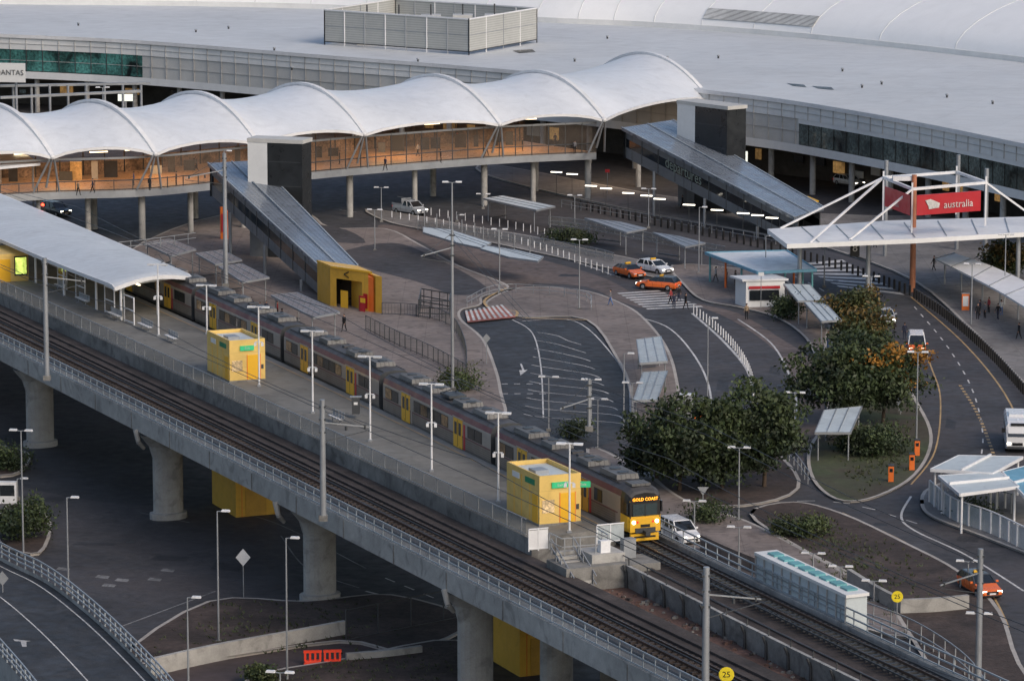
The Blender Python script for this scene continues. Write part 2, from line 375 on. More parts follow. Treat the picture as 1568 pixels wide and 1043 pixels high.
lo=[Vector((p.x,p.y,7.4)) for p in A]; l2=[Vector((p.x,p.y,7.4)) for p in B]; strip(mb,lo,l2,concd)
for i in range(0,20):
    a=A[i*2+1];b=B[i*2+1]; mb.beam(Vector((a.x,a.y,9.602)),Vector((b.x,b.y,9.602)),.05,.01,concd)
for i in range(0,39,3):
    for k in (.3,.62):
        q=A[i].lerp(B[i],k); mb.poly([q+Vector((-.5,-.3,.008)),q+Vector((.5,-.3,.008)),q+Vector((.5,.3,.008)),q+Vector((-.5,.3,.008))],concd)
mb.make('station_platform')
mb=MB()
extr(mb,sub(T2,500,190),[(1.7,7.2),(1.7,8.3),(-1.75,8.3),(-1.75,8.75),(-2.15,8.75),(-2.15,7.2)],[concd,ballast,conc,conc,conc,concd])
t2e=sub(T2,YE+2,190)
extr(mb,t2e,[(4.2,6.3),(4.35,8.9),(4.1,8.9),(4.0,8.29),(1.6,8.29),(1.6,7.0)],[concd,conc,ballast,ballast,concd,concd])
for p,t in resamp(off(t2e,4.38,0),3.0):
    mb.cyl((p.x,p.y,6.2),(p.x,p.y,8.4),.1,.1,gald,6); q=Vector((t.y,-t.x,0)); mb.cyl((p.x,p.y,8.4),Vector((p.x,p.y,8.95))+q*.25,.1,.08,gald,6)
for p,t in resamp(off(t2e,4.3,0),12): mb.box((p.x,p.y,3.4),(1.2,1.0,6.8),concd)
mb.make('railway_viaduct')
mb=MB(); strip(mb,off(sub(T1,YE+1,190),-3.9,7.4),off(sub(T1,YE+1,190),-8.5,7.4),redsoil)
g0=off(sub(T1,YE+1,190),-3.9,7.4); 
for i in range(500):
    k=random.randint(0,len(g0)-2); q=g0[k].lerp(g0[k+1],random.random())+Vector((.92,.39,0))*random.uniform(0.1,3.5); r=random.uniform(.06,.2); mb.box(q+Vector((0,0,r*.4)),(r*2,r*1.5,r),random.choice([redsoil,concd,ballast]),random.random()*3,.7)
mb.make('ballast_bed')
for T in (T1,T2):
    mb=MB()
    for o in (-.55,.55): extr(mb,T,[(o-.04,8.66),(o-.04,8.82),(o+.04,8.82),(o+.04,8.66)],rail)
    for o in ((-.32,.32) if T is T1 else (-1.1,1.1)): extr(mb,T,[(o-.03,8.66),(o-.03,8.76),(o+.03,8.76),(o+.03,8.66)],gald)
    for p,t in resamp(T,.75): mb.box((p.x,p.y,8.58),(.25,2.1,.16),sleep if T is T1 else gald,math.atan2(t.y,t.x))
    if T is T2:
        for o in (2.3,3.3): extr(mb,sub(T,YE,190),[(o-.04,8.3),(o-.04,8.45),(o+.04,8.45),(o+.04,8.3)],rail)
    mb.make('railway_track')
mb=MB()
for o in (1.7,-1.6,-2.6): extr(mb,T1,[(o-.15,8.46),(o-.15,8.62),(o+.15,8.62),(o+.15,8.46)],sleep)
extr(mb,T1,[(2.5,8.46),(2.5,8.66),(3.1,8.66),(3.1,8.46)],concd)
mb.make('cable_trough')
fence('viaduct_railing',off(T1,3.65,8.85),1.05,1.6,galb,(1.0,.55,.08),.04,panel=meshb)
fence('platform_fence',off(sub(NE,450,YE),-.15,9.6),1.15,2.4,gal,(1.0,.08),.03,panel=meshp)
fence('viaduct_railing',off(sub(T2,YE+20,190),-1.95,8.75),1.05,1.8,galb,(1.0,.5,.1),.045)
fence('viaduct_railing',off(t2e,4.2,8.9),.5,3.0,gald,(1.0,),.03)
def pillar(u,v,rx=1.25,z1=7.0,at=None):
    c=P(u,v) if at is None else at
    mb=MB(); rings=[]
    for z,k in ((0,1.25),(.5,1.25),(.55,1.0),(5.0,1.0),(6.0,1.25),(z1,1.9)):
        rings.append([Vector((rx*k*math.cos(a*math.pi/10)*(1.0),rx*.72*k*math.sin(a*math.pi/10),z)) for a in range(20)])
    mb.loft(rings,conc,smooth=False); mb.make('viaduct_pillar',c,math.radians(25))
for u,v in ((62,683),(258,793),(490,918),(728,1058),(-90,610)): pillar(u,v)
pillar(852,1078,1.15)
for y in (300,340,380): 
    q=min(T2,key=lambda p:abs(p.y-y)); pillar(0,0,1.2,7.2,Vector((q.x,q.y,0)))
mb=MB()
for u,v in ((204,672),(430,790),(688,922)):
    q=min(off(T1,3.9,0),key=lambda p:abs(p.x-P(u,v,7.4).x)); mb.cyl((q.x,q.y,7.6),(q.x+.2,q.y-.1,6.6),.25,.2,conc,8); mb.cyl((q.x+.2,q.y-.1,6.6),(q.x+.6,q.y+.3,6.0),.2,.15,conc,8)
mb.make('drain_pipe')
for u,v in ((365,792),(800,1036)):
    c=P(u,v); mb=MB()
    a=Vector((.92,.39,0)); b=Vector((-.39,.92,0))
    mb.obox(c-a*.2,a*3.6,b*6.0,7.2,yel); mb.obox(c+a*.6-b*.03+Vector((0,0,.02)),a*1.8,b*.06,2.6,mat('yellow_service_door',(.5,.28,.04),.5)); mb.obox(c-a*.25-b*.03+Vector((0,0,6.2)),a*3.7,b*6.1,.12,orange)
    for k in (.3,1.8,3.2): mb.obox(c+a*k-b*.02,a*.04,b*.02,7.0,orange)
    mb.make('lift_shaft')
up=Vector((0,0,1))
def shed(u,v):
    c=P(u,v,9.6); a=Vector((.92,.39,0)); b=Vector((-.40,.917,0)); W,L,Hh=3.1,5.6,3.5
    mb=MB()
    mb.obox(c,a*W,b*L,Hh-.35,yelp)
    th=.12
    for o,p,q in ((c,a*W,b*th),(c+b*(L-th),a*W,b*th),(c+b*th,a*th,b*(L-2*th)),(c+a*(W-th)+b*th,a*th,b*(L-2*th))): mb.obox(o+up*(Hh-.35),p,q,.35,yelp)
    mb.obox(c+a*.2+b*.2+up*(Hh-.34),a*(W-.4),b*(L-.4),.05,lblue)
    mb.obox(c+a*.6+b*2+up*(Hh-.29),a*1,b*1.2,.25,gal)
    mb.obox(c-b*.03+a*1.55,a*1.1,b*.03,2.2,ydoor); mb.obox(c-b*.05+a*.2+up*.9,a*.9,b*.05,.9,mat('poster',(.6,.45,.25),.5,var=.7,scale=5))
    mb.obox(c-b*.035+a*1.5,a*.05,b*.035,2.25,orange); mb.obox(c-b*.035+a*2.65,a*.05,b*.035,2.25,orange); mb.obox(c-b*.04+a*2.75+up*1,a*.2,b*.04,.35,gald)
    mb.obox(c-a*.03+b*.8+up*2.7,a*.03,b*1.6,.4,green); mb.obox(c-a*.03+b*3.4+up*2.7,a*.03,b*1.2,.4,panelw)
    mb.obox(c-b*.12+a*.9+up*2.6,a*1.2,b*.1,.4,greenlit); text(mb,'Exit',.28,c-b*.13+a*1.5+up*2.8,a,up,white)
    mb.obox(c-a*.03+b*.3,a*.03,b*.9,2.1,ydoor)
    for k in (1.6,3.0,4.3): mb.obox(c-a*.02+b*k,a*.02,b*.05,3.1,ydoor)
    mb.obox(c-a*.06-b*.06,a*(W+.12),b*(L+.12),.14,concd)
    mb.make('lift_kiosk')
shed(352,586); shed(826,806)
mb=MB(); c=P(835,842,9.6); a=Vector((.92,.39,0)); t=Vector((.40,-.917,0))
mb.obox(c+t*.2-up*2.2,a*4.5,t*3.2,1.6,concd)
for i in range(9): mb.obox(c+t*(.3+i*.45)+a*.4-up*(.25+i*.24),a*1.4,t*.45,.2,conc)
mb.obox(c+a*4.8+t*.3-up*3.0,a*2.2,t*2.8,2.2,concd); mb.obox(c+a*2.2+t*.25-up*1.9,a*2.4,t*2.4,1.9,conc)
mb.obox(c+a*5.2+t*.6-up*.8,a*.9,t*.6,1.3,gal); mb.obox(c+a*3.0+t*1.8,a*.7,t*.5,.8,lampw)
mb.make('platform_end_stairs')
fence('platform_barrier',[c+a*-1.2,c+a*.2],1.5,.7,whitep,(1,.1),.04,panel=whitep)
fence('platform_barrier',[c+a*3.9-t*.3,c+a*5.9-t*.3],1.3,1.0,whitep,(1,.1),.04,panel=bglass)
fence('stair_railing',[c+a*.3,c+a*.3+t*2,c+a*3.6+t*2.2,c+a*3.8],1.15,1.1,gal,(1,.5),.03)
fence('stair_railing',[c+a*1.9+t*.3-up*.3,c+a*1.9+t*4-up*2.2],1.1,.9,gal,(1,.5),.03)
fence('stair_railing',[c+a*.3+t*.3-up*.3,c+a*.3+t*4-up*2.2],1.1,.9,gal,(1,.5),.03)
# ================================================================ PLATFORM CANOPY
zc=13.1
mb=MB()
nr=pc([(-160,296),(0,366),(90,404),(168,434)],zc,6); fr=pc([(-160,232),(0,297),(140,355),(285,418)],zc,6)
n=len(nr)
top=[];
for i in range(n):
    a,b=nr[i],fr[i]; ring=[]
    for k in range(9):
        s=k/8; p=a.lerp(b,s); p.z=zc+.55*math.sin(math.pi*s)+.0; ring.append(p)
    top.append(ring)
e=top[-1]; d=(top[-1][0]-top[-2][0]).normalized()
for q,dz in ((.7,-.05),(1.2,-.22)): top.append([p+d*q*(1)+Vector((0,0,dz)) for p in e])
mb.loft(top,canw,cap=False,closed=False,smooth=True)
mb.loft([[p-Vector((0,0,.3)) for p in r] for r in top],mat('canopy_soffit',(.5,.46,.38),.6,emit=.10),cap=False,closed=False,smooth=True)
for side in (0,8): 
    for a,b in zip(top[:-1],top[1:]): mb.beam(a[side]-Vector((0,0,.15)),b[side]-Vector((0,0,.15)),.14,.34,whitep)
for a,b in zip(top[-1][:-1],top[-1][1:]): mb.beam(a-Vector((0,0,.15)),b-Vector((0,0,.15)),.14,.36,whitep)
for k in range(0,n,3):
    for s in (.14,.62):
        p=nr[k].lerp(fr[k],s); mb.cyl((p.x,p.y,9.6),(p.x,p.y,zc-.2),.13,.11,whitep,8)
    mb.beam(nr[k]-Vector((0,0,.25)),fr[k]-Vector((0,0,.25)),.14,.3,whitep)
    q=nr[k].lerp(fr[k],.35); mb.box((q.x,q.y,zc-.4),(.2,1.6,.1),stripl,.4)
mb.make('platform_canopy')
for (u,v) in ((205,498),(175,484),(130,462),(102,445)):
    mb=MB(); c=P(u,v,9.6); a=Vector((.92,.39,0)); b=Vector((-.45,.89,0))
    for o in (0,2.4): mb.obox(c+b*o,a*.1,b*.1,2.5,whitep)
    for z in (.1,1.2,2.4): mb.obox(c+up*z+b*.1,a*.08,b*2.3,.1,whitep)
    mb.obox(c+a*.03+b*.1+up*.2,a*.03,b*2.3,2.2,pglass); mb.make('wind_screen')
mb=MB(); c=P(10,432,9.6); a=Vector((.92,.39,0)); b=Vector((-.45,.89,0))
mb.obox(c-a*1,a*3.2,b*6,2.7,yelp); mb.obox(c+a*.9-b*.05+up*.7,a*1.1,b*.05,1.6,adv); mb.obox(c+a*.8-b*.04+up*.55,a*1.3,b*.03,1.9,dk); mb.obox(c-a*1-b*.03,a*1.4,b*.03,2.2,ydoor); mb.make('ticket_booth')
mb=MB(); c=P(95,432,9.6); mb.obox(c,a*.5,b*1.2,2.2,ydoor); mb.obox(c-b*.03+up*1,a*.4,b*.03,.8,adv); mb.make('vending_machine')
def seats(u,v,n=4,z=9.6,ang=None,name='platform_bench'):
    c=P(u,v,z); ang=math.atan2(-.9,.42) if ang is None else ang; mb=MB()
    for i in range(n):
        x=(i-(n-1)/2)*.62; mb.box((x,0,.45),(.5,.45,.05),gal); mb.box((x,.23,.72),(.5,.05,.5),gal)
        mb.box((x,-.05,.5),(.44,.36,.04),whitep); 
    for x in (-(n-1)*.25,(n-1)*.25): mb.cyl((x,0,0),(x,0,.42),.04,.04,gal,6); mb.box((x,0,.03),(.08,.5,.05),gal)
    mb.box((0,0,.40),(n*.62,.08,.07),gal); mb.make(name,c,ang)
for u,v,n in ((126,466,5),(175,489,5),(222,506,5),(262,524,4),(515,648,4),(92,445,4)): seats(u,v,n)
def plat_lamp(u,v,vt,z=9.6,name='platform_lamp'):
    c=P(u,v,z); h=ZT(c,vt)-z; mb=MB(); r=Vector((math.cos(-.2),math.sin(-.2),0))
    mb.cyl((0,0,0),(0,0,h),.085,.06,whitep,8); mb.box((0,0,.08),(.3,.3,.16),gal)
    mb.beam(-r*.75+up*h,r*.75+up*h,.08,.08,whitep)
    for s in(-1,1): mb.box(r*s*.6+up*(h-.02),(.62,.34,.13),lampw,-.2); mb.box(r*s*.6+up*(h-.1),(.4,.22,.03),gald,-.2)
    mb.beam(-r*.32+up*h*.56,r*.32+up*h*.56,.06,.06,whitep)
    for s in(-1,1): mb.box(r*s*.3+up*h*.53,(.2,.2,.26),lampw)
    mb.make(name,c)
for u,v,vt in ((243,515,405),(317,512,437),(397,592,470),(479,633,507),(567,676,546),(661,722,588),(763,770,632),(872,815,679)): plat_lamp(u,v,vt)
def mast(u,v,vt,z=8.9,arm=3.5,side=1,name='overhead_line_mast',w=.24):
    c=P(u,v,z); h=ZT(c,vt)-z; mb=MB(); n=Vector((.92,.39,0))*side
    mb.cyl((0,0,0),(0,0,h),w,.8*w,gal,8)
    mb.beam(up*(h-1.6),n*arm+up*(h-2.2),.08,.08,gal); mb.beam(up*(h-.3),n*arm*.9+up*(h-2.1),.04,.04,gald); mb.beam(up*(h-3.0),n*arm+up*(h-2.4),.05,.05,gald)
    for k in(.5,.9): mb.cyl(n*arm*k+up*(h-2.3),n*arm*k+up*(h-2.0),.09,.09,gald,6)
    for s in range(3): mb.box(n*.0+up*(h-.5-s*.9),(.5,.3,.12),gald)
    mb.box((0,0,.2),(.6,.6,.4),concd); mb.make(name,c)
mast(72,582,395); mast(495,797,612); mast(1080,1075,868); mast(-120,480,310)
mast(1497,1075,840,0,3,-1); mast(346,440,235,9.0,4,-1)
mast(693,600,352,4,3,-1,w=.16); mast(902,660,580,9,2.5,-1,w=.16) 
mb=MB()
def wire(path,r=.026): 
    for a,b in zip(path[:-1],path[1:]): mb.cyl(a,b,r,r,gald,4,False)
for T in (T1,T2):
    pts=off(T,0,14.0)[::2]; wire(pts); 
    cw=[]
    for i,p in enumerate(off(T,0,15.2)[::2]): q=p.copy(); q.z=14.25+1.0*(((i%8)-4)/4)**2; cw.append(q)
    wire(cw)
wire([P(692,355,12),P(905,590,11),P(1080,650,10.5),P(1300,760,10.5),P(1497,850,9.5)],.03)
wire([P(692,365,11.5),P(905,600,10.5),P(1080,665,10),P(1300,775,10),P(1497,862,9)],.03)
mb.make('overhead_wires')
# ================================================================ TRAIN
def ring(x,sy=1,sz=1,top=None):
    pr=[(1.30,.75),(1.40,1.05),(1.40,1.95),(1.40,2.95),(1.38,3.1),(1.27,3.5),(.85,3.76),(0,3.86)]
    full=pr+[(-y,z) for y,z in pr[-2::-1]]
    return [Vector((x,y*sy,.75+(z-.75)*sz)) for y,z in full]
def car_mesh(front=False,panto=False):
    mb=MB(); x1=11.6 if not front else 10.6; x0=-11.6
    R=[ring(x0),ring(x1)]; n=len(R[0])
    bm=[silver,silver,silver2,silver2,maroon,troof,troof,troof,troof,maroon,silver2,silver2,silver,silver]
    for k in range(n-1): mb.add([R[0][k],R[0][k+1],R[1][k+1],R[1][k]],[(0,1,2,3)],bm[k])
    mb.add(R[0],[list(range(n))],gald)
    mb.box((0,0,.73),(x1-x0,2.5,.1),gald)
    if not front: mb.add(R[1],[list(range(n))[::-1]],gald)
    for s in (-1,1):
        y=s*1.41
        for dx in (-6.4,4.9):
            mb.box((dx,y,2.0),(1.8,.05,2.2),ydoor); 
            for e in(-.43,.43): mb.box((dx+e,y+s*.02,2.35),(.5,.03,.95),tglass)
            mb.box((dx,y+s*.02,2.0),(.05,.03,2.0),black); mb.box((dx,y,3.15),(2.2,.06,.08),silver2)
            mb.box((dx+1.3,y,1.9),(.3,.03,1.9),red if dx>0 else silver2)
        xs=[-10.3,-8.8,-3.9,-2.4,-.9,.6,2.1,7.6,9.1] if not front else [-10.3,-8.8,-3.9,-2.4,-.9,.6,2.1,7.6]
        for i,x in enumerate(xs): mb.box((x,y,2.45),(1.32,.03,.8),tglass if (i*7)%3 else wtrain); mb.box((x,y-.003*s,2.45),(1.42,.03,.9),black)
        mb.box((0,y-.004*s,1.88),(x1-x0-.3,.02,.07),maroon)
    for x in (-8,-3.2,3.4,8.0):
        L=3.0 if abs(x)>5 else 2.2
        mb.box((x,0,3.98),(L,1.7,.34),troofe,taper=.93); 
        for k in(-.7,.7): mb.cyl((x+k,0,4.1),(x+k,0,4.2),.4,.4,gald,12)
    for x in(-5.6,-.2,.9,5.7): mb.box((x,.3,3.92),(.5,.9,.16),troof)
    for y in(-.95,.95): mb.beam((x0+.3,y,3.78),(x1-.3,y,3.78),.05,.06,gald)
    if panto:
        mb.box((0.3,0,4.05),(2,1.4,.2),gald)
        for s in(-.5,.5): mb.cyl((-.6,s,4.15),(.9,s*.7,4.6),.04,.04,gald,6); mb.cyl((.9,s*.7,4.6),(-.3,s*.9,5.1),.03,.03,gald,6)
        mb.beam((-.3,-.85,5.1),(-.3,.85,5.1),.12,.05,gald)
    for x in (-8.2,8.2 if not front else 7.6):
        mb.box((x,0,.6),(3.0,2.0,.35),gald)
        for k in (-1.05,1.05):
            for s in(-.6,.6): mb.cyl((x+k,s-.07,.48),(x+k,s+.07,.48),.42,.42,rubber,14)
    for x in(-3,0,3): mb.box((x,0,.52),(2.3,2.2,.45),gald)
    mb.box((x0-.15,0,2.3),(.35,2.2,2.4),rubber)
    if front:
        rs=[ring(10.6),ring(11.4,.985,.995),ring(11.9,.95,.965),ring(12.25,.88,.91),ring(12.4,.80,.86)]
        for k in range(n-1):
            m=ydoor if k in(0,1,12,13) else (black if k in (2,3,10,11,4,9) else troof)
            for a,b in zip(rs[:-1],rs[1:]): mb.add([a[k],a[k+1],b[k+1],b[k]],[(0,1,2,3)],m if a is not rs[0] else (silver2 if k in(0,1,2,3,10,11,12,13) else bm[k]),True)
        f=rs[-1]; mb.add(f,[list(range(n))[::-1]],black)
        mb.box((12.3,0,1.2),(.36,2.26,.95),ydoor)
        mb.box((12.38,0,.84),(.3,1.5,.35),gald)
        mb.box((12.42,0,2.25),(.06,1.8,.82),mat('windscreen',(.03,.05,.055),.08,spec=.9)); mb.box((12.44,0,2.2),(.05,.05,.8),black)
        mb.box((12.43,0,2.98),(.04,1.5,.3),black); text(mb,'GOLD COAST',.30,(12.47,0,2.98),(0,1,0),(0,0,1),orngd)
        for s in(-1,1):
            mb.cyl((12.46,s*.86,1.42),(12.52,s*.86,1.42),.13,.13,headon,10); mb.cyl((12.46,s*.58,1.42),(12.5,s*.58,1.42),.09,.09,tailon,8)
            mb.box((11.9,s*1.29,2.4),(.9,.1,.75),tglass); mb.box((12.33,s*1.06,1.95),(.12,.10,1.9),ydoor)
        mb.box((12.33,0,1.74),(.2,2.1,.14),ydoor); mb.box((12.49,0,1.15),(.02,.7,.2),black)
        mb.box((12.7,0,.7),(.6,.35,.3),gald); mb.box((12.3,0,.35),(.2,2.1,.5),ydoor); mb.box((12.42,0,.37),(.02,1.6,.12),black)
        mb.box((11.2,0,3.86),(1.2,1.4,.16),troofe)
    return mb
cm=[car_mesh(True),car_mesh(),car_mesh(False,True)]
T2r=T2[::-1]
nose=P(976,833,8.6)
pathr=[Vector((float(np.interp(nose.y,[p.y for p in T2r],[p.x for p in T2r])),nose.y,8.6))]+[p for p in T2r if p.y>nose.y+1]
train=bpy.data.objects.new('commuter_train',None); COL.objects.link(train)
pts=resamp(pathr,1.0)
def at(s): 
    i=int(s); return pts[min(i,len(pts)-2)][0].lerp(pts[min(i+1,len(pts)-1)][0],s-i)
s=0; meshes={}
for k in range(6):
    a=at(s+1); b=at(s+23); dv=(a-b).normalized(); c=at(s+12.4 if k==0 else s+12)
    kind=0 if k==0 else (2 if k in(1,4) else 1)
    nm=['lead_carriage','carriage','pantograph_carriage'][kind]
    if kind not in meshes: ob=cm[kind].make(nm,parent=train); meshes[kind]=ob
    else: ob=bpy.data.objects.new(nm,meshes[kind].data); COL.objects.link(ob); ob.parent=train
    ob.location=(c.x,c.y,8.76); ob.rotation_euler=(0,0,math.atan2(dv.y,dv.x)); s+=24.2 if k else 24.6
# ================================================================ TERMINAL
ZR=12.2
TE=pc([(-260,44),(0,53),(215,63),(480,84),(700,101),(900,119),(1085,139),(1220,156),(1400,187),(1568,221),(1760,262),(2000,320)],ZR,6)
V0=pc([(-260,4),(0,7),(300,10),(560,17),(820,34),(1000,42),(1240,60),(1568,96),(1800,126),(2100,170)],ZR,6)
term=bpy.data.objects.new('airport_terminal',None); COL.objects.link(term)
mb=MB(); mb.poly([p for p in TE]+[p for p in V0][::-1],roofg); mb.make('flat_roof',parent=term)
mb=MB(); rings=[]
for i,p in enumerate(V0):
    t=tang(V0,i); nn=Vector((-t.y,t.x,0)); r=[]
    for k in range(13):
        a=k/12*math.pi*.5; r.append(p+nn*(60*(1-math.cos(a)))*1.0+Vector((0,0,12*math.sin(a)+.1)))
    rings.append(r)
mb.loft(rings,vaultm,cap=False,closed=False,smooth=True)
for i in range(0,len(V0),2):
    r=rings[i]
    for a,b in zip(r[:-1],r[1:]): mb.beam(a,b,.16,.10,panelw)
for a,b in zip(V0[:-1],V0[1:]): mb.beam(a+up*.35,b+up*.35,.5,.9,panelw)
mb.make('vaulted_roof',parent=term)
mb=MB()
def onv(u): return min(range(len(V0)),key=lambda i:abs(V0[i].x-P(u,50,ZR).x))
for j in range(onv(1090),onv(1250)):
    q=[rings[j][1],rings[j][2],rings[j+1][2],rings[j+1][1]]
    mb.poly([x+up*.18+Vector((0,-.15,0)) for x in q],vent)
mb.make('roof_vent',parent=term)
mb=MB()
wallz(mb,TE,ZR-.5,ZR+.05,whitep); 
wallz(mb,off(TE,-.25),ZR-2.3,ZR-.5,panelw)
iL=min(range(len(TE)),key=lambda i:abs(TE[i].x-P(215,63,ZR).x)); iR=min(range(len(TE)),key=lambda i:abs(TE[i].x-P(1222,156,ZR).x))
g=off(TE,-.4)
wallz(mb,g[:iL+1],ZR-5.6,ZR-2.3,gglass); wallz(mb,g[iL:iR+1],ZR-6.2,ZR-2.3,panelg); wallz(mb,g[iR:],ZR-5.7,ZR-2.9,wdim); wallz(mb,off(TE,-.3)[iR:],ZR-2.9,ZR-2.3,panelw)
wallz(mb,off(TE,-.2),ZR-6.8,ZR-5.7,panelw)
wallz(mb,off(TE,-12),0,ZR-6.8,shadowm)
strip(mb,[Vector((p.x,p.y,ZR-6.8)) for p in off(TE,-.2)],[Vector((p.x,p.y,ZR-6.8)) for p in off(TE,-12)],concd)
for k,(p,t) in enumerate(resamp(TE,2.9)):
    r=math.atan2(t.y,t.x); nn=Vector((t.y,-t.x,0))*-1
    mb.box((p.x+nn.x*.2,p.y+nn.y*.2,ZR-1.4),(.07,.1,1.8),joint,r)
    right=p.x>g[iR].x; left=p.x<g[iL].x
    if left: mb.box((p.x+nn.x*.3,p.y+nn.y*.3,ZR-3.95),(.09,.12,3.3),gald,r)
    elif right: mb.box((p.x+nn.x*.33,p.y+nn.y*.33,ZR-4.3),(.06,.08,2.8),black,r)
    else: mb.box((p.x+nn.x*.3,p.y+nn.y*.3,ZR-4.2),(.08,.1,3.9),joint,r)
for a,b in zip(off(TE,-.2)[:-1],off(TE,-.2)[1:]): mb.beam(Vector((a.x,a.y,ZR-1.4)),Vector((b.x,b.y,ZR-1.4)),.08,.05,joint)
for a,b in zip(off(TE,-.33)[:iR],off(TE,-.33)[1:iR+1]): mb.beam(Vector((a.x,a.y,ZR-4.0)),Vector((b.x,b.y,ZR-4.0)),.08,.06,joint)
mb.make('facade',parent=term)
mb=MB()
for p,t in resamp(off(TE,-1.5),9): mb.cyl((p.x,p.y,0),(p.x,p.y,ZR-6.8),.4,.4,conc,10)
for p,t in resamp(off(TE,-5),5.0):
    mb.box((p.x,p.y,ZR-6.95),(1.6,.3,.12),stripl if random.random()<.5 else gald,math.atan2(t.y,t.x))
for p,t in resamp(off(TE,-11.8),4.0):
    if random.random()<.6: mb.box((p.x,p.y,random.uniform(1.5,3)),(random.uniform(1,2.5),.2,random.uniform(.6,1.8)),random.choice([wwarm,wdim,panelw,wwarm,tglass]),math.atan2(t.y,t.x))
mb.make('undercroft',parent=term)
mb=MB(); A,Bc,C=P(497,69,ZR),P(718,85,ZR),P(822,66,ZR); D=A+(C-Bc); h=5.3
for a,b,n in ((A,Bc,7),(Bc,C,4),(C,D,7),(D,A,4)):
    mb.poly([a+up*.5,b+up*.5,b+up*h,a+up*h],screen)
    for i in range(n+1):
        p=a.lerp(b,i/n); mb.beam(p,p+up*(h+.1),.16,.16,whitep if i%2 else gal)
    mb.beam(a+up*h,b+up*h,.2,.2,whitep); mb.beam(a+up*.5,b+up*.5,.15,.15,gald); mb.beam(a+up*h*.55,b+up*h*.55,.08,.08,gal)
for k in range(5): 
    c=A.lerp(C,.2+.15*k); mb.box(c+up*2.2,(3,3,4.4),panelg); mb.cyl(c+up*4.4,c+up*6.0,.12,.12,gald,6)
mb.make('rooftop_plant_enclosure')
mb=MB()
for u,v,w in ((1205,128,26),(1243,132,30)):
    mb.poly([P(u,v,ZR+.05),P(u+w,v+2,ZR+.05),P(u+w+4,v+6,ZR+.05),P(u+10,v+4,ZR+.05)],dk)
mb.poly([P(785,78,ZR+.05),P(815,76,ZR+.05),P(820,80,ZR+.05),P(795,82,ZR+.05)],dk)
for u,v in ((420,78),(447,108),(1022,92),(1320,135),(1350,130),(880,95),(300,50),(120,40),(1100,90),(1450,150),(1520,160),(930,60),(640,95),(350,45),(1290,110)):
    c=P(u,v,ZR); mb.cyl(c,c+up*.35,.15,.15,gald,8); mb.ball(c+up*.4,.25,gal,8,5,(1,1,.5))
mb.make('roof_fittings')
mb=MB(); c=P(-12,126,9); mb.obox(c,(5,-1,0),(0,.2,0),2.8,panelw); text(mb,'QANTAS',1.1,c+Vector((2.6,-.62,1.4)),(1,-.2,0),(0,0,1),gald); mb.cyl(c+Vector((3.5,0,-9)),c+Vector((3.5,0,0)),.2,.2,gal,8); mb.make('airline_sign')
mb=MB()
for a_,b_ in (((0,132),(230,128)),((0,150),(215,140))):
    mb.beam(P(*a_,8),P(*b_,8),.6,.35,gal)
for u in range(20,230,28): p=P(u,131,8); mb.cyl((p.x,p.y,0),(p.x,p.y,8),.2,.2,gal,8)
mb.make('walkway_frame')
mb=MB(); mb.prism([P(u,v,10) for u,v in((-60,208),(0,222),(34,233),(62,250),(0,256),(-60,256))],9.7,10,canw,whitep); 
for u,v in ((0,240),(50,248)): p=P(u,v,9.7); mb.cyl((p.x,p.y,0),p,.15,.15,gal,8)
mb.make('link_canopy')
lsw=mat('lit_sign_white',(.9,.95,.85),.4,emit=.6)
mb=MB(); c=P(192,150,5); mb.box(c,(2.2,.5,1.0),lsw); mb.cyl((c.x,c.y,0),c,.2,.2,gal,8); mb.make('lit_sign')
# ================================================================ SKYWALK
feet=[P(u,v,10.8) for u,v in ((-240,262),(-80,250),(80,241),(238,236),(395,221),(558,206),(765,191),(925,184),(1085,152))]
hv=Vector((-8.0,11.0,0)); hh=5.1
mb=MB(); nv=16; nt=8
sky=bpy.data.objects.new('skywalk',None); COL.objects.link(sky)
for b in range(len(feet)-1):
    rings=[]
    for j in range(nt+1):
        t=j/nt; f=feet[b].lerp(feet[b+1],t); sg=(4*t*(1-t))**.8; r=[]
        for i in range(nv+1):
            v=-1+2*i/nv; p=f+hv*(1+v)+up*(hh*(1-v*v)*(1-.27*sg)+1.0*sg*v*v); r.append(p)
        rings.append(r)
    mb.loft(rings,roofw,cap=False,closed=False,smooth=True)
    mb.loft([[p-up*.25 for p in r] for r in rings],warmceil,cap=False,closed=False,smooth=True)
    for a,c in zip(rings[:-1],rings[1:]): mb.beam(a[0]-up*.12,c[0]-up*.12,.2,.34,whitep)
for f in feet:
    arc=[f+hv*(1+v)+up*(hh*(1-v*v)+.12) for v in np.linspace(-1,1,21)]
    for a,c in zip(arc[:-1],arc[1:]): mb.beam(a,c,.6,.34,whitep)
    mb.ball(f,.35,whitep)
mb.make('membrane_roof',parent=sky)
mb=MB(); fl=cat(feet[:-1],8); inn=[p+hv*.12 for p in fl]; out=[p+hv*1.3 for p in fl]
def zz(path,z): return [Vector((p.x,p.y,z)) for p in path]
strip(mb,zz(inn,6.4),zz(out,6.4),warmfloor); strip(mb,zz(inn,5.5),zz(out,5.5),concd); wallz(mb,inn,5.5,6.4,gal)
wallz(mb,out,6.4,8.2,mat('skywalk_back_wall',(.17,.10,.055),.5,emit=.22,var=.9,scale=3)); wallz(mb,[p-hv*.02 for p in out],8.2,10.6,pglass)  # back wall glows in patches, imitating warm light and orange reflections
